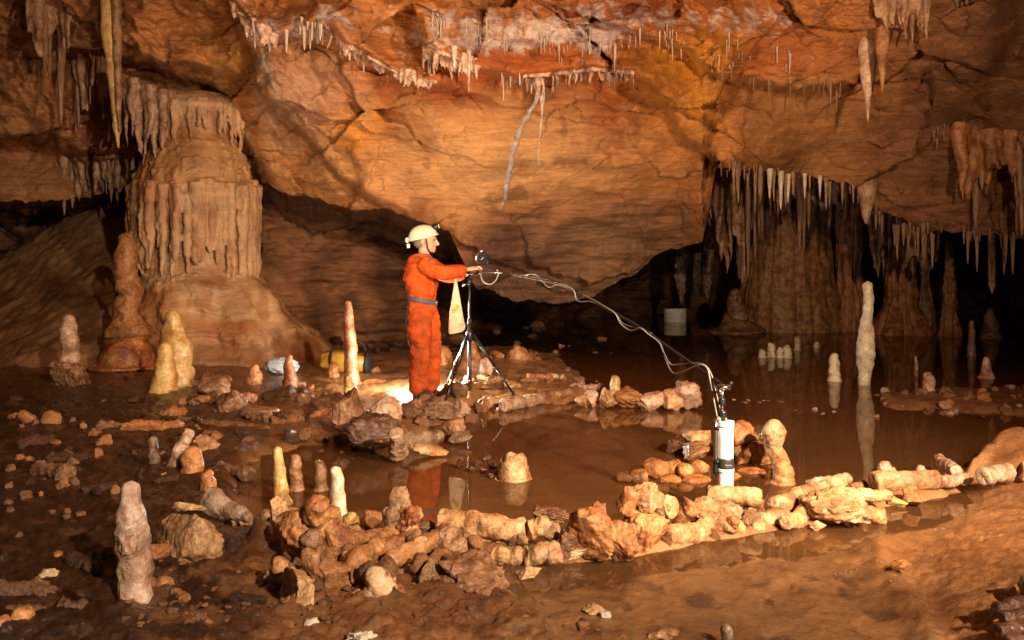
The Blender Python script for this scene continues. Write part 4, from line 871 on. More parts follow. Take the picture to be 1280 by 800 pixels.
for u, l, w in [(949, 30, 7), (962, 34, 9), (976, 46, 9), (985, 36, 8), (1006, 28, 6), (1025, 26, 6)]:
    hang(u, 213+(u-949)*.13, l, w, 'white', {949: 'leftmost of the bright white stalactites under the right block', 962: 'wide bright white stalactite second from the left under the right block', 976: 'longest bright white stalactite under the right block', 985: 'bright white stalactite touching the longest one', 1006: 'white stalactite in the gap right of the longest group', 1025: 'rightmost bright white stalactite under the right block'}[u], 'bright white stalactites', amp=.1)
fringe([(1092, 250), (1110, 284), (1150, 288), (1200, 292), (1240, 296), (1290, 302)], 54, 8, 40, 3, 8, 'ceil_stal', 'tan stalactite of the fringe hanging over the far right lake', 'fringe of the far right', 4)
fringe([(1240, 270), (1262, 262), (1290, 250)], 14, 10, 34, 4, 8, 'ceil_stal', 'brown stalactite high at the right border fringe', 'right border fringe', 6)
fringe([(665, 100), (700, 96), (740, 91), (785, 95)], 34, 3, 16, 1.6, 3.4, 'straw', 'short white straw of the fringe above the pale vein', 'straws above the vein', 2, name='soda_straw', cat='soda straw')
fringe([(530, 66), (560, 74), (600, 86), (650, 98)], 24, 5, 34, 2, 5, 'straw', 'white straw of the upper centre fringe', 'upper centre straws', 4, name='soda_straw', cat='soda straw')
fringe([(540, 26), (620, 46), (700, 56), (760, 52), (840, 40)], 90, 4, 20, 1.5, 3, 'straw', 'fine white straw on the white crusted red ceiling', 'straws of the crusted ceiling', 8, name='soda_straw', cat='soda straw')
fringe([(885, 88), (950, 100), (1000, 108), (1050, 108)], 34, 4, 24, 1.8, 4, 'ceil_stal', 'fine orange straw above the flat right block', 'straws above the right block', 6, name='soda_straw', cat='soda straw')
fringe([(830, 40), (880, 60), (960, 75), (1040, 70)], 24, 4, 20, 1.6, 3, 'straw', 'fine pale straw on the orange ceiling at right centre', 'straws at right centre', 12, name='soda_straw', cat='soda straw')
fringe([(1096, -4), (1120, 2), (1160, 4)], 16, 18, 50, 4, 9, 'ceil_stal', 'orange stalactite of the tuft at the top right', 'tuft at the top right', 5)
fringe([(1185, -8), (1212, -4)], 5, 20, 50, 6, 12, 'ceil_stal', 'knobby stalactite right of the top right tuft', 'pair at the far top right', 4)
fringe([(300, 20), (340, 48), (380, 36), (400, 30), (430, 60), (455, 74), (500, 98)], 34, 5, 26, 3, 8, 'straw', 'pale pleat of the drapery along the upper left edge', 'upper left drapery', 4)
fringe([(148, 118), (165, 122), (185, 126), (205, 132)], 26, 22, 78, 4, 9, 'ceil_stal', 'tan stalactite of the curtain left of the fluted column', 'curtain by the column', 6)
fringe([(80, 206), (110, 202), (140, 200), (166, 200)], 26, 22, 52, 5, 11, 'ceil_stal', 'tan stalactite of the low curtain over the left bank', 'low left curtain', 5)
fringe([(95, 84), (112, 78), (135, 82)], 12, 25, 70, 5, 10, 'ceil_stal', 'brown hanging strand in the upper left corner', 'upper left strands', 8)
fringe([(40, 8), (60, 20), (75, 40), (85, 20)], 10, 25, 80, 6, 14, 'ceil_stal', 'brown stalactite near the top left corner', 'top left stalactites', 10)
fringe([(1205, 172), (1240, 178), (1290, 180)], 16, 40, 90, 9, 20, 'ceil_stal', 'red brown fold of the curtain at the right border', 'right border curtain', 6)
fringe([(1180, 160), (1215, 152), (1165, 170)], 8, 8, 24, 3, 6, 'ceil_stal', 'dim straw above the red brown curtain', 'dim straws at right', 6, name='soda_straw', cat='soda straw')
# calcite vein on the wall
_vp = [(677, 104), (672, 120), (662, 140), (652, 158), (644, 180), (638, 205), (633, 230), (630, 250), (624, 264)]
_vt = catmull(np.array(_vp, float), np.linspace(0, len(_vp)-1, 60)); _vd = shell_depth(_vt[:, 0], _vt[:, 1])
_vw = np.interp(np.linspace(0, 1, 60), [0, .3, .8, 1], [6, 6, 7, 2])*.5*_vd/F_PX
tag(mk('calcite_vein', revolve(P(_vt[:, 0], _vt[:, 1], _vd+.012), _vw*1.15, 12, .022, 7, 3), M['vein'], loc=P(*_vt[0], _vd[0])), 'long pale calcite vein running down the sloping wall', 'calcite vein')
_vt = catmull(np.array([(680, 108), (679, 130), (676, 160), (673, 190), (674, 206)], float), np.linspace(0, 4, 40)); _vd = shell_depth(_vt[:, 0], _vt[:, 1])
tag(mk('calcite_vein', revolve(P(_vt[:, 0], _vt[:, 1], _vd), np.linspace(4, 1, 40)*.5*_vd/F_PX, 10, .01, 9, 3), M['vein'], loc=P(*_vt[0], _vd[0])), 'faint thin calcite trickle right of the long vein', 'calcite vein')
# ------------------------------------------------------------------ columns at the back right
def pillar(u, v0, v1, d, w, mat, label, name='stone_column', cat='stone column', flute=.22, sx=1.0, seed=1.0, nc=90, n=110):
    k = d/F_PX; t = np.linspace(0, 1, n); wid = np.interp(t, [a for a, _ in w], [b for _, b in w])*.5*k
    A = P(u, v0, d); B = P(u, v1, d); path = A[None]+(B-A)[None]*t[:, None]
    a = np.linspace(0, 2*np.pi, nc, endpoint=False); AA, TT = np.meshgrid(a, t)
    fl = np.abs(perlin(np.stack([np.cos(AA)*3.2+seed, np.sin(AA)*3.2, TT*1.2], -1)))*2+.5*np.abs(perlin(np.stack([np.cos(AA)*8+seed, np.sin(AA)*8, TT*1.5], -1)))*2
    R = wid[:, None]*(1-flute*np.minimum(fl, 1.4))+.05*fbm(np.stack([np.cos(AA)*2+seed, np.sin(AA)*2, TT*7], -1), 3)
    V = path[:, None]+np.stack([R*np.cos(AA), R*np.sin(AA)*.8, 0*R], -1)
    return tag(mk(name, (V.reshape(-1, 3), gridF(n, nc, True)), M[mat], loc=B), label, cat)
def curtain(poly, ends, d, n, w0, w1, mat, label, sd, depth=.35, voxel=.028, col='stalactite_curtain', cat='stalactite curtain'):
    r3 = np.random.RandomState(sd); auto = d is None; dsh = lambda uu, vv: float(shell_depth(np.array([uu]), np.array([vv]))[0])-.02
    if auto: d = dsh(np.mean([q[0] for q in poly]), np.mean([q[1] for q in poly]))
    k = d/F_PX; poly = np.array(poly, float); ends = np.array(ends, float); sh = []
    for u in np.sort(r3.uniform(poly[0, 0], poly[-1, 0], n)):
        v0 = np.interp(u, poly[:, 0], poly[:, 1]); ve = np.interp(u, ends[:, 0], ends[:, 1]); v1 = v0+(ve-v0)*r3.uniform(.45, 1.08)
        dd = (dsh(u, v0-4) if auto else d)+r3.uniform(-depth, depth); w = r3.uniform(w0, w1)*k*.5
        sh.append(rod(P(u, v0-14, dd), P(u+r3.normal(0, 2), v1, dd), w*1.5, w*.4, r3.uniform(0, 99), 16, 10))
    uu_ = np.linspace(poly[0, 0], poly[-1, 0], 24); vv_ = np.interp(uu_, poly[:, 0], poly[:, 1])
    A = P(uu_, vv_-8, np.array([dsh(a_, b_-8)+.03 for a_, b_ in zip(uu_, vv_)]) if auto else np.full(24, d)); sh.append(revolve(A+np.array([0, .05, 0])*(1 if auto else 0), (.8+.5*perlin(np.stack([np.arange(24)*.7+sd, np.zeros(24), np.zeros(24)], -1)))*max(depth*.9, .045), 12))
    V, Fs = solid(sh, voxel, 2); V = V+(.02*fbm(V*4, 3))[:, None]*np.array([1, 1, 0])
    c = P(poly[:, 0].mean(), poly[:, 1].mean(), d)
    return tag(mk(col, (V, Fs), M[mat], loc=c), label, cat)
curtain([(140, 104), (165, 112), (190, 120), (212, 128)], [(140, 168), (165, 190), (185, 210), (212, 178)], 12.3, 44, 5, 11, 'ceil_stal', 'thick tan drapery joining the wall to the left shoulder of the fluted column', 6, depth=.14, voxel=.02)
curtain([(76, 208), (110, 203), (168, 200)], [(76, 232), (95, 254), (130, 240), (168, 256)], None, 40, 5, 10, 'ceil_stal', 'fused tan drapery hanging low over the left bank', 7, depth=.10, voxel=.02)
curtain([(1200, 168), (1240, 176), (1292, 178)], [(1200, 240), (1215, 262), (1240, 214), (1262, 232), (1292, 216)], None, 36, 9, 18, 'rust', 'red brown fused curtain at the right border', 8, depth=.10, voxel=.022)
curtain([(1094, -2), (1125, 4), (1162, 6)], [(1094, 20), (1118, 50), (1140, 30), (1162, 48)], None, 26, 5, 10, 'ceil_stal', 'orange brown fused tuft of stalactites at the top right', 9, depth=.06, voxel=.016)
curtain([(532, 64), (560, 74), (602, 88)], [(532, 78), (556, 104), (585, 96), (602, 108)], None, 30, 3, 7, 'pink', 'whitish fused fringe at the upper centre', 10, depth=.05, voxel=.014, col='stalactite_fringe', cat='stalactite fringe')
curtain([(655, 101), (700, 97), (745, 92), (792, 96)], [(655, 116), (680, 128), (720, 106), (792, 106)], None, 54, 2.5, 5.5, 'pink', 'whitish fused fringe along the ledge above the long vein', 12, depth=.05, voxel=.013, col='stalactite_fringe', cat='stalactite fringe')
curtain([(292, 14), (320, 40), (344, 50)], [(292, 30), (320, 58), (344, 62)], None, 18, 4, 9, 'pink', 'pale fused pleats at the left end of the upper drapery', 13, depth=.05, voxel=.015, col='drapery', cat='drapery')
curtain([(400, 30), (428, 60), (452, 72), (500, 98), (545, 108)], [(400, 44), (428, 76), (452, 84), (500, 108), (545, 116)], None, 34, 4, 9, 'pink', 'pale fused pleats at the right end of the upper drapery', 14, depth=.05, voxel=.015, col='drapery', cat='drapery')
curtain([(30, -4), (60, 22), (90, 18)], [(30, 40), (55, 92), (75, 76), (90, 60)], None, 16, 7, 14, 'ceil_stal', 'brown fused stalactite mass near the top left corner', 15, depth=.10, voxel=.02)
curtain([(95, 80), (115, 76), (138, 80)], [(95, 130), (115, 142), (138, 120)], None, 16, 6, 11, 'ceil_stal', 'brown fused strands left of the very long pale ribbon', 16, depth=.08, voxel=.02)
curtain([(886, 206), (925, 210), (950, 212)], [(886, 300), (898, 345), (915, 330), (925, 372), (935, 330), (950, 262)], 14.4, 34, 7, 15, 'brown', 'brown hanging curtain reaching lowest at the left end of the right block', 3)
curtain([(945, 212), (1000, 218), (1062, 232)], [(945, 250), (965, 270), (1000, 300), (1020, 262), (1040, 300), (1062, 275)], 14.9, 56, 6, 12, 'brown', 'ragged brown curtain behind the bright white stalactites', 4)
curtain([(1085, 262), (1120, 282), (1175, 288)], [(1085, 330), (1100, 352), (1120, 330), (1150, 352), (1175, 320)], 15.5, 36, 6, 12, 'brown', 'dim brown curtain left of the far right black opening', 5)
fringe([(892, 212), (930, 214), (975, 216), (1045, 226)], 12, 30, 110, 6, 12, 'brown', 'long dim brown stalactite hanging behind the fringe of the right block', 'long dim stalactites', 5, d=14.0, pw=1.0)
pillar(985, 195, 413, 19.2, [(0, 170), (.3, 120), (.5, 108), (.75, 118), (1, 140)], 'orange', 'wide brown buttress with bedding behind the lake stumps', seed=8, name='rock_buttress', cat='rock buttress', flute=.10, nc=140)
pillar(1062, 215, 414, 19.0, [(0, 56), (.3, 42), (.6, 34), (.8, 40), (1, 56)], 'rust', 'reddish brown column behind the tall wavy stalagmite', seed=11)
pillar(1126, 270, 418, 18.0, [(0, 70), (.2, 46), (.5, 40), (.75, 44), (1, 90)], 'rust', 'fluted brown column with a flared foot right of the wavy stalagmite', seed=14)
pillar(1157, 275, 418, 18.0, [(0, 34), (.2, 16), (.6, 12), (1, 34)], 'brown', 'thin dim column between the fluted column and the cone column', seed=17, nc=40)
pillar(1187, 300, 420, 17.5, [(0, 5), (.15, 10), (.5, 17), (.8, 21), (1, 34)], 'orange', 'slender cone column with a pointed top in the far right', seed=20, nc=40)
hang(1240, 292, 76, 11, 'orange', 'long orange stalactite over the far right water', d=13.5, prof=[(0, 1), (.4, .8), (.85, .75), (.93, .4), (1, .05)])
stal((918, 360), (921, 412), [(0, 56), (.2, 36), (.5, 24), (.85, 16), (1, 12)], 'brown', 'dim tan stalagmite with a wide foot below the curtains', d=18.5)
for i, (u, v0, v1, w) in enumerate([(852, 312, 378, 16), (872, 316, 372, 12), (884, 312, 374, 14)]):
    pillar(u, v0, v1, 19.5+i*.5, [(0, w*1.2), (.6, w), (1, 3)], 'grey', ['grey lacy drapery left above the white drum', 'middle grey lacy drapery behind the white drum', 'right grey lacy drapery beside the dim tan stalagmite'][i], seed=30+i, nc=40, n=60, name='drapery', cat='drapery', flute=.35)
# white drum standing in the far water
_b = P(844, 402, gd(402)); _k = gd(402)/F_PX
_e = empty('drum', (_b[0], _b[1], 0), 'low white banded drum standing in the far dark water', 'drum')
_z = .82*np.array([0, .02, .14, .16, .18, .30, .32, .34, .44, .46]); _rr = np.array([.27, .28, .28, .265, .28, .28, .265, .28, .28, .25])
part('drum_body', revolve(np.stack([0*_z+_b[0], 0*_z+_b[1], _z-.06], -1), _rr, 30), M['drum'], _e)
part('lid', revolve(np.array([[_b[0], _b[1], .32], [_b[0], _b[1], .335]]), [.29, .285], 30), M['pvc'], _e)
# ------------------------------------------------------------------ kit bag and plastic bag on the floor
_c = P(431, 462, 10.9); _k = 10.9/F_PX
_e = empty('kit_bag', (_c[0], _c[1], _c[2]), 'yellow kit bag with black straps lying behind the tall thin stalagmite', 'bag')
V, Fc = ico(4); V = np.sign(V)*np.abs(V)**.62; V = V*np.array([31*_k, .15, 13*_k]); V = V+ .018*fbm(V*9, 3)[:, None]; V[:, 2] += .10+.0
part('bag_body', (V@rotm('Y', .12).T+_c, Fc), M['ybag'], _e)
for sx in (-14, 16):
    a = np.linspace(-.3, np.pi+.3, 24); part('strap', tube(np.stack([0*a+_c[0]+sx*_k, _c[1]-.165*np.cos(a)*1.02, _c[2]+.10+15.6*_k*np.sin(a)-sx*_k*.12], -1), .012), M['strap'], _e)
a = np.linspace(0, 2*np.pi, 26); part('end_panel', revolve(np.stack([np.linspace(27, 33.5, 5)*_k+_c[0], 0*np.arange(5)+_c[1], 0*np.arange(5)+_c[2]+.07], -1), np.array([.165, .165, .155, .13, .08]), 20, .01, 8, ell=(.9, 1)), M['strap'], _e)
part('handle', tube(np.stack([_c[0]+np.array([8, 12, 18, 24, 27])*_k, _c[1]+0*np.arange(5)-.02, _c[2]+.12+np.array([14, 20, 23, 18, 11])*_k], -1), .011, 8, 24), M['strap'], _e)
_c = P(352, 466, 10.6); V, Fc = ico(4); V = V*np.array([.20, .12, .10])*(1+.25*ridged(V*2.2+3, 2)-.2)[:, None]
tag(mk('plastic_bag', (V+_c+np.array([0, 0, .08]), Fc), M['bluebag'], loc=_c), 'crumpled pale blue plastic bag behind the slim rust spike', 'plastic bag')
# ------------------------------------------------------------------ man
man_d = 8.72; mb = P(530, 501, man_d); mb[2] = .03; mb[2] = H-(501-HZ)*man_d/F_PX
man = None
def W(V): return np.asarray(V)+mb
RS, RE, RW, RH = np.array([-.03, -.185, 1.37]), np.array([.20, -.225, 1.275]), np.array([.44, -.10, 1.305]), np.array([.515, -.075, 1.318])
LS, LE, LW, LH = np.array([-.02, .185, 1.37]), np.array([.21, .23, 1.24]), np.array([.43, .12, 1.26]), np.array([.50, .085, 1.275])
bodyp = [limb([(-.02, 0, .86), (-.02, 0, 1.1), (-.025, 0, 1.3), (-.02, 0, 1.42)], [.10, .10, .11, .06], (1.3, 1), ref=(0, 1, 0)),
  limb([(-.02, 0, 1.36), (0, 0, 1.46), (.012, 0, 1.54)], [.06, .058, .06]),
  (ball((.012, 0, 1.605), (.105, .083, .118))), ball((.045, 0, 1.535), (.068, .062, .072)), ball((.088, 0, 1.487), (.026, .03, .022)),
  limb([(.112, 0, 1.60), (.128, 0, 1.572), (.137, 0, 1.553), (.118, 0, 1.546)], [.010, .014, .017, .012]), ball((.108, 0, 1.615), (.018, .055, .012)),
  ball((.108, 0, 1.522), (.012, .026, .007)), ball((.106, 0, 1.510), (.013, .023, .008)),
  ball((-.005, -.085, 1.575), (.022, .012, .034)), ball((-.005, .085, 1.575), (.022, .012, .034)),
  limb([RS, RE, RW], [.055, .045, .03]), limb([LS, LE, LW], [.055, .045, .03]),
  limb([(-.05, -.09, .9), (-.03, -.095, .5), (-.06, -.1, .07)], [.08, .06, .045]), limb([(0, .09, .9), (.04, .1, .5), (.03, .1, .07)], [.08, .06, .045])]
def hand(wr, hd, sgn):
    f = (hd-wr)/np.linalg.norm(hd-wr); s = np.array([0, sgn, 0.]); s = s-f*s.dot(f); s /= np.linalg.norm(s); up = np.cross(f, s); up = up*np.sign(up[2])
    out = [limb([wr-f*.03, wr+f*.01, hd], [.029, .031, .036], (1, .62), ref=s)]
    for q, ln in ((-.030, .066), (-.010, .076), (.010, .072), (.029, .056)):
        b = hd+s*q-f*.008; out.append(limb([b, b+f*ln*.45+up*.006, b+f*ln*.8-up*.012, b+f*ln*.86-up*.034], [.0105, .010, .009, .008], n=16, nc=10))
    tb = wr+f*.03-s*.022; out.append(limb([tb, tb+f*.035-s*.022-up*.008, tb+f*.068-s*.016-up*.022], [.015, .012, .010], n=14, nc=10))
    return out
bodyp += hand(RW, RH, 1)+hand(LW, LH, -1)
man = mk('person', tuple((lambda q: (W(q[0]), q[1]))(solid(bodyp, .0055, 3))), M['skin'], loc=mb)
tag(man, 'man in an orange coverall and cream helmet reaching to the tripod instrument', 'person')
suit = [limb([(-.02, 0, .80), (-.022, 0, .90), (-.02, 0, 1.0), (-.028, 0, 1.14), (-.032, 0, 1.28), (-.03, 0, 1.38), (-.012, 0, 1.45)], [.112, .146, .136, .158, .164, .14, .078], (1.25, 1), n=40, nc=26, ref=(0, 1, 0)),
  limb([RS+(.02, .03, 0), (.08, -.22, 1.325), RE, (.33, -.165, 1.285), RW-(.02, -.01, .003)], [.092, .088, .076, .068, .052], n=30), limb([LS+(.02, -.03, 0), LE, LW-(.02, .01, 0)], [.09, .074, .05]),
  limb([(-.035, -.08, .93), (-.03, -.092, .70), (-.022, -.098, .50), (-.04, -.1, .3), (-.052, -.1, .06)], [.126, .12, .102, .10, .092], n=34),
  limb([(.0, .08, .93), (.04, .09, .70), (.062, .098, .50), (.05, .1, .3), (.04, .1, .06)], [.126, .12, .102, .098, .09], n=34),
  limb([(-.10, -.03, 1.42), (-.05, -.09, 1.44), (.04, -.06, 1.43), (.07, 0, 1.40), (.04, .06, 1.43), (-.05, .09, 1.44), (-.10, .03, 1.42)], [.022]*7)]
sv, sf = solid(suit, .011, 6)
fold = fbm(sv*np.array([7, 7, 15.]), 3); sv = sv+.012*(ridged(np.stack([sv[:, 0]*3, sv[:, 1]*3, sv[:, 2]*9+sv[:, 0]*7], -1), 2)-1)[:, None]*np.array([.6, 1, 0]); sv[:, 0] += .014*fold; sv[:, 1] += .014*fbm(sv*np.array([7, 7, 15.])+30, 3)
creas = ridged(sv*np.array([5, 5, 9.])+sv[:, [2, 0, 1]]*6, 2)*.011; sv[:, 1] -= creas; sv[:, 0] += creas*.5
part('coverall', (W(sv), sf), M['orange_suit'], man)
za = np.linspace(0, 2*np.pi, 49); bl = [W(np.array([-.02+.142*math.cos(t), .178*math.sin(t), 1.0-.02*math.cos(t)])) for t in za]
bp = np.array(bl); ring = np.stack([bp+[0, 0, -.024], bp*1+[0, 0, .024]], 0); cen = W(np.array([-.02, 0, 1.0])); 
def band_strip(r0, r1, n=48):
    o = []
    for z, rr in ((-.024, 1.0), (-.022, 1.045), (.022, 1.045), (.024, 1.0), (.02, .9), (-.02, .9)):
        o.append([[-.02+.146*rr*math.cos(t), .186*rr*math.sin(t), 1.0-.03*math.cos(t)+z] for t in np.linspace(0, 2*np.pi, n, endpoint=False)])
    o.append(o[0]); return np.array(o).reshape(-1, 3), gridF(7, n, True)
bv, bf = band_strip(0, 0); bel = part('belt', (W(bv), bf), M['belt'], man)
part('buckle', box(W((.127, -.05, .975)), (.02, .06, .05), .004), M['chrome'], bel)
part('hair', solid([(W(ball((-.03, 0, 1.57), (.075, .082, .07))[0]), ico(3)[1])], .012, 2), M['hair'], man)
# helmet: tilted shell with rim, lamp, battery, chin strap
hm = rotm('Y', -.22); hc = np.array([-.012, 0, 1.615])
ta = np.linspace(0, np.pi/2, 18)
prof = [(.142*math.cos(t)**.9, .128*math.sin(t)) for t in ta[:-1]]+[(.004, .128)]
prof = [(.128, -.006), (.150, -.010), (.152, .0), (.143, .008)]+prof[1:]
an = np.linspace(0, 2*np.pi, 40, endpoint=False)
hv = np.array([[[r*math.cos(t)*(1.0+.05*(math.cos(t) > 0)), r*.86*math.sin(t), z+.006*math.cos(2*t)*(r > .13)] for t in an] for r, z in prof]).reshape(-1, 3)@hm.T+hc
hel = part('helmet', (W(hv), gridF(len(prof), 40, True)), M['helmet'], man)
part('headlamp', revolve(W(np.array([(.12, 0, .075), (.15, 0, .078), (.172, 0, .078), (.178, 0, .078)])@hm.T+hc), [.034, .036, .034, .026], 18), M['black'], hel)
part('lamp_lens', revolve(W(np.array([(.177, 0, .078), (.184, 0, .078)])@hm.T+hc), [.026, .018], 16), M['lens'], hel)
part('battery_pack', box(W(np.array([-.155, 0, .01])@hm.T+hc), (.035, .07, .05), .008), M['pvc'], hel)
part('rear_lamp', revolve(W(np.array([(-.15, -.05, -.03), (-.155, -.05, -.07)])@hm.T+hc), [.018, .016], 12), M['lens'], hel)
for sy in (-1, 1):
    part('chin_strap', tube(W(np.array([(.03, sy*.098, 1.60), (.038, sy*.09, 1.545), (.05, sy*.066, 1.49), (.07, sy*.02, 1.462)])), .007, 8, 20), M['strap'], man)
    part('eye', ball(W((.099, sy*.034, 1.592)), (.012, .013, .010), 2), M['glass'], man)
    part('eyebrow', limb(W(np.array([(.108, sy*.02, 1.612), (.108, sy*.05, 1.612)])), [.006, .005], n=8, nc=8, ref=(0, 0, 1)), M['hair'], man)
    fx = -.06 if sy < 0 else .035
    bt = solid([limb([(fx-.005, sy*.1, .16), (fx-.01, sy*.1, .06)], [.056, .060]), limb([(fx-.045, sy*.1, .045), (fx+.06, sy*.105, .045), (fx+.16, sy*.11, .036), (fx+.19, sy*.112, .03)], [.05, .05, .046, .032], (1, .85), ref=(0, 1, 0))], .009, 3)
    bo = part('boot', (W(bt[0]), bt[1]), M['boot'], man)
    part('sole', box(W((fx+.07, sy*.107, .004)), (.27, .096, .022), .009), M['rubber'], bo)
part('lanyard', tube(W(np.array([(-.13, -.13, .97), (-.16, -.14, .80), (-.15, -.13, .62), (-.11, -.135, .50)])), .006, 6, 20), M['strap'], man)
part('shoulder_patch', box(W((.10, -.300, 1.40)), (.05, .004, .016), .001), M['belt'], man)
# ------------------------------------------------------------------ tripod
td = 8.75; tk = td/F_PX; tb = P(587, 490, td); zt = lambda v: H-(v-HZ)*tk
tz0 = zt(491)
tri = empty('tripod', (tb[0], tb[1], tz0), 'black metal tripod with a tall centre column before the man', 'tripod')
X0, Y0 = tb[0], td
part('centre_column', revolve(np.array([[X0, Y0, zt(488)], [X0, Y0, zt(470)], [X0, Y0, zt(400)]]), [.019, .019, .019], 14), M['black'], tri)
part('upper_column', revolve(np.array([[X0, Y0, zt(402)], [X0, Y0, zt(343)]]), [.0125, .0125], 14), M['black'], tri)
part('collar', revolve(np.array([[X0, Y0, zt(427)], [X0, Y0, zt(424)], [X0, Y0, zt(416)], [X0, Y0, zt(413)]]), [.026, .036, .036, .026], 16), M['black'], tri)
part('lock_ring', revolve(np.array([[X0, Y0, zt(405)], [X0, Y0, zt(398)]]), [.024, .021], 14), M['rubber'], tri)
part('head_clamp', box((X0, Y0, zt(352)), (.055, .05, .07), .006), M['black'], tri)
kn = part('knob', revolve(np.array([[X0-.03, Y0-.01, zt(356)], [X0-.075, Y0-.015, zt(356)]]), [.008, .017], 12), M['chrome'], tri)
feet = [(X0+.435, Y0+.02, .025), (X0-.22, Y0-.40, .03), (X0-.25, Y0+.36, .03)]
for fx, fy, _ in feet:
    fzv = max(fz(fx, fy), 0)+.012
    dx, dy = fx-X0, fy-Y0; h = math.hypot(dx, dy); dx, dy = dx/h, dy/h
    top = np.array([X0+dx*.04, Y0+dy*.04, zt(419)]); ft = np.array([fx, fy, fzv]); mid = top+(ft-top)*.55
    lg = part('leg', merge(revolve(np.array([top, mid]), [.0155, .0155], 10), revolve(np.array([mid-(ft-top)*.03, ft]), [.0115, .0115], 10)), M['black'], tri)
    part('leg_clamp', revolve(np.array([mid-(ft-top)*.02, mid+(ft-top)*.025]), [.021, .021], 12), M['rubber'], lg)
    part('foot', revolve(np.array([ft-(ft-top)*.03, ft+(ft-top)*.012]), [.019, .017], 12), M['rubber'], lg)
    part('brace', tube(np.array([[X0+dx*.02, Y0+dy*.02, zt(487)], ft-(ft-top)*.10]), .0075, 8), M['black'], tri)
# instrument on the head
ic = P(603, 323, td-.05)
ins = empty('instrument', (X0, Y0, zt(343)), 'round dark glass instrument with metal fittings on the tripod head', 'instrument')
part('housing', ball(ic, (.072, .07, .068), 4), M['glass'], ins)
part('collar_ring', revolve(np.array([ic+[-.035, -.035, 0], ic+[-.022, -.05, 0]]), [.06, .052], 24), M['chrome'], ins)
part('lens', revolve(np.array([ic+[.02, -.055, .01], ic+[.035, -.075, .012]]), [.035, .028], 20), M['glass'], ins)
part('top_cap', revolve(np.array([ic+[-.01, 0, .06], ic+[-.01, 0, .085]]), [.03, .024], 16), M['chrome'], ins)
part('bracket', merge(box((X0+.03, Y0-.02, zt(343)+.012), (.12, .05, .022), .004), box((X0+.085, Y0-.03, zt(336)), (.02, .04, .07), .004)), M['black'], ins)
part('side_plate', box(ic+np.array([.055, -.02, -.03]), (.03, .06, .05), .006), M['black'], ins)
lp = [P(u, v, td-.08) for u, v in [(601, 338), (602, 348), (607, 354), (614, 355), (620, 350), (623, 342), (621, 337)]]
tag(mk('cable_loop', tube(lp, .0075, 8, 40), M['cable'], loc=lp[0]), 'grey cable hanging in a loop under the instrument', 'cable')
# hanging cloth bag
hb = P(570, 385, td-.10); kb = (td-.1)/F_PX
sv_ = np.array([347, 352, 358, 368, 380, 392, 403, 410, 414, 416]); sl = np.array([568.5, 567.8, 567, 565.5, 564, 562.2, 561, 560.4, 560.6, 562]); sr = np.array([570, 571, 572.5, 574.5, 576.5, 578.8, 581, 582, 581, 578])
nb_ = 40; ss = np.linspace(0, 9, nb_); cv = np.interp(ss, range(10), sv_); cl = np.interp(ss, range(10), sl); cr_ = np.interp(ss, range(10), sr)
aa = np.linspace(0, 2*np.pi, 32, endpoint=False); bagv = []
for v_, l_, r_ in zip(cv, cl, cr_):
    x_ = (l_+r_)/2+np.cos(aa)*(r_-l_)/2; th = .006+.028*min(1, (r_-l_)/18)
    bagv.append(np.stack([(x_-CU)*kb, td-.10+np.sin(aa)*th, H-(v_+(x_-571)*(.22 if v_ < 405 else -.2)*min(1, (v_-347)/60)-HZ)*kb+0*aa], -1))
bagv = np.array(bagv).reshape(-1, 3); bagv[:, 1] += .008*fbm(bagv*14, 2); bagv = np.concatenate([bagv, [bagv[-32:].mean(0)]])
bF = [tuple(f) for f in gridF(nb_, 32, True)]+[(len(bagv)-1, (nb_-1)*32+(i+1) % 32, (nb_-1)*32+i) for i in range(32)]
bag = empty('cloth_bag', P(570, 416, td-.1), 'cream cloth bag hanging from a cord between man and tripod', 'bag')
part('bag_cloth', (bagv, bF), M['cloth'], bag)
part('cord', tube([P(569, 349, td-.1), P(574, 343, td-.08), P(583, 343, td-.03)], .004, 6, 12), M['cloth'], bag)
for u0, v0, u1, v1 in [(566, 388, 572, 381), (567, 391, 570, 386), (571, 387, 573.5, 382)]:
    part('yellow_mark', tube([P(u0, v0, td-.142), P((u0+u1)/2+.6, (v0+v1)/2, td-.144), P(u1, v1, td-.142)], .008, 6, 8), M['ymark'], bag)
# ------------------------------------------------------------------ boom, cables and the white tube
bpx = np.array([(598, 340), (640, 341.5), (690, 351), (720, 364), (770, 392), (800, 409), (840, 437), (870, 458), (906, 483)], float)
inv = np.interp(bpx[:, 0], [598, 906], [1/8.7, 1/4.86]); bd = 1/inv
boomp = catmull(P(bpx[:, 0], bpx[:, 1], bd), np.linspace(0, 8, 80))
bo = empty('boom_pole', boomp[0], 'long thin black boom reaching from the tripod to the white tube', 'boom pole')
part('pole', tube(boomp, .0085, 10), M['black'], bo)
for i in (30, 52): part('joint', tube(boomp[i:i+2], .013, 10), M['rubber'], bo)
def cable(px, dd, r, label, res=120):
    px = np.array(px, float); q = catmull(P(px[:, 0], px[:, 1], 1/np.interp(px[:, 0], [598, 906], [1/8.7, 1/4.86])+dd), np.linspace(0, len(px)-1, res))
    q[:, 1] += .02*np.sin(np.linspace(0, 22, res)); return tag(mk('cable', tube(q, r, 8), M['cable'], loc=q[0]), label, 'cable')
cable([(648, 345), (668, 343), (678, 351), (686, 359), (700, 355), (716, 362), (722, 376), (738, 377), (752, 382), (768, 391), (776, 405), (788, 413), (800, 410), (812, 419), (826, 430), (832, 448), (841, 466), (855, 463), (872, 456), (884, 460), (889, 478), (893, 500), (897, 524)], -.03, .0047, 'grey cable looping below the boom and dropping to the tube')
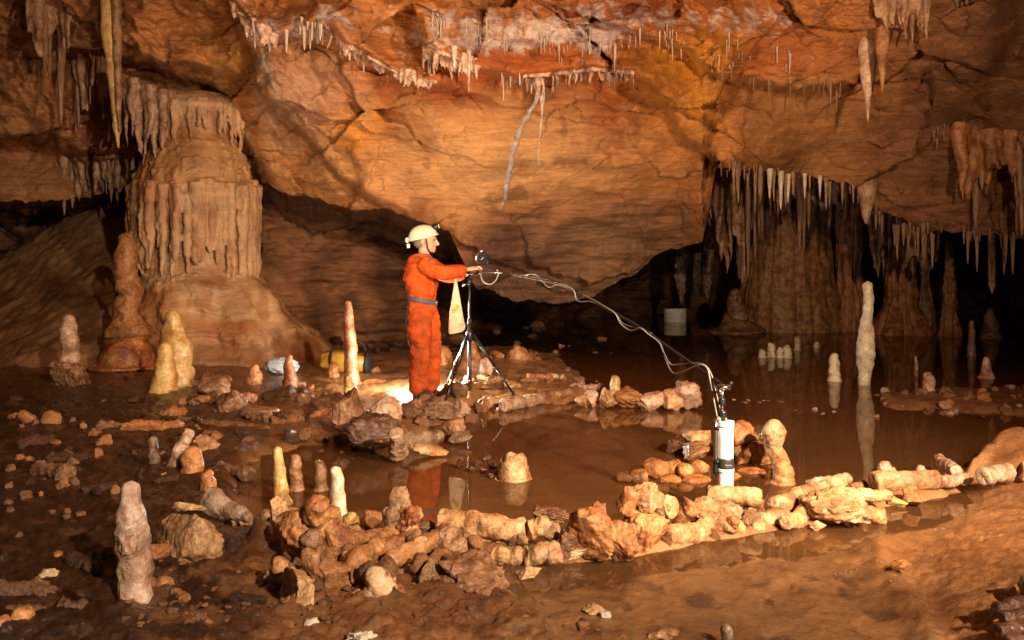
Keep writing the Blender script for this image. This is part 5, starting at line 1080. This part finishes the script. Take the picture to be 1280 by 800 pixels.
cable([(640, 344), (690, 354), (730, 369), (765, 389), (780, 405), (806, 413), (822, 425), (829, 440), (838, 455), (850, 456), (866, 454), (880, 456), (890, 470), (897, 495), (903, 520)], -.01, .0038, 'second thinner grey cable wound along the boom')
wd = 4.82; wk = wd/F_PX; wz = lambda v: H-(v-HZ)*wk; wx = lambda u: (u-CU)*wk
wt = empty('white_tube', (wx(907), wd, wz(626)), 'upright white plastic tube with a black band hung from the boom', 'tube')
def cyl(u, v0, v1, w, n=28, d=wd, v_in=None): return revolve(np.array([[wx(u), d, wz(v)] for v in np.linspace(v0, v1, 6)]), [w*.5*wk]*6, n)
part('tube_body', cyl(907, 528, 626, 19), M['pvc'], wt)
part('end_cap', cyl(907, 526, 533, 21), M['pvc'], wt); part('joint_ring', cyl(907, 585, 589, 21), M['pvc'], wt)
bnd = part('black_band', cyl(907, 572, 585, 20.4), M['band'], wt)
part('band_text', merge(*[box((wx(905+i*2.2), wd-20.4*.5*wk-.0002, wz(579+(i % 2))), (.006, .001, .0025)) for i in range(4)]), M['pvc'], bnd)
sr = part('side_rod', cyl(894.5, 524, 592, 5, 14), M['chrome'], wt)
part('rod_clamp', merge(box((wx(897), wd, wz(535)), (.04, .03, .02), .003), box((wx(897), wd, wz(577)), (.04, .03, .03), .003)), M['black'], wt)
part('rod_tip', cyl(894.5, 575, 592, 6.4, 14), M['black'], wt)
part('stem', cyl(902.5, 487, 521, 5, 12), M['chrome'], wt); part('stem_joint', cyl(902.5, 498, 506, 9, 14), M['black'], wt); part('stem_joint', cyl(903, 513, 527, 11, 14), M['black'], wt)
part('clamp', merge(box((wx(905), wd, wz(484)), (.075, .035, .03), .006), box((wx(899), wd-.01, wz(489)), (.03, .03, .03), .006)), M['chrome'], wt)
part('clamp_knob', revolve(np.array([[wx(911), wd, wz(480)], [wx(916), wd, wz(478)]]), [.012, .010], 12), M['black'], wt)
part('top_bracket', box((wx(902), wd, wz(524)), (.05, .04, .03), .005), M['cloth'], wt)
# ------------------------------------------------------------------ lamps that light the cave
def lamp(name, loc, target, watts, col, kind='SPOT', size=100, blend=.6, rad=.06):
    l = bpy.data.lights.new(name, kind); l.energy = watts; l.color = col; l.shadow_soft_size = rad
    if kind == 'SPOT': l.spot_size = math.radians(size); l.spot_blend = blend
    o = bpy.data.objects.new(name, l); COL.objects.link(o); o.location = loc
    o.rotation_euler = (Vector(target)-Vector(loc)).to_track_quat('-Z', 'Y').to_euler(); return o
lamp('flood_lamp', (2.9, -2.2, 3.8), (-.5, 5.2, .2), 4600, (1, .80, .60), size=62, blend=.6, rad=.10)
lamp('wall_lamp', (-1.75, 4.6, .45), (-.3, 9, 4.9), 960, (1, .70, .42), size=90, blend=.55, rad=.08)
lamp('right_lamp', (2.8, 2.0, 2.4), (-1.6, 13, 1.8), 2400, (1, .71, .44), size=104, blend=.65, rad=.1)
lamp('floor_lamp', tuple(P(521, 470, 9.25)), (0, 0, 0), 210, (1, .92, .8), 'POINT', rad=.05)
lamp('back_lamp', (-1.0, 9.3, .75), (1.0, 6.2, 0), 550, (1, .82, .60), size=74, blend=.5, rad=.03)
wld = bpy.data.worlds.new('World'); S.world = wld; wld.use_nodes = True
bg = wld.node_tree.nodes['Background']; bg.inputs[0].default_value = (.60, .38, .22, 1); bg.inputs[1].default_value = .07
# ------------------------------------------------------------------ camera
cam = bpy.data.cameras.new('camera'); co = bpy.data.objects.new('camera', cam); COL.objects.link(co); S.camera = co
co.location = (0, 0, H); co.rotation_euler = (math.pi/2, 0, 0); cam.sensor_width = 36; cam.lens = 36*F_PX/1280; cam.shift_y = -(400-HZ)/1280; cam.clip_end = 500; cam.clip_start = .05
S.view_settings.view_transform = 'Standard'; S.view_settings.look = 'None'; S.view_settings.exposure = 0; S.view_settings.gamma = 1
S.cycles.max_bounces = 8; S.cycles.transparent_max_bounces = 12
S.cycles.use_denoising = True
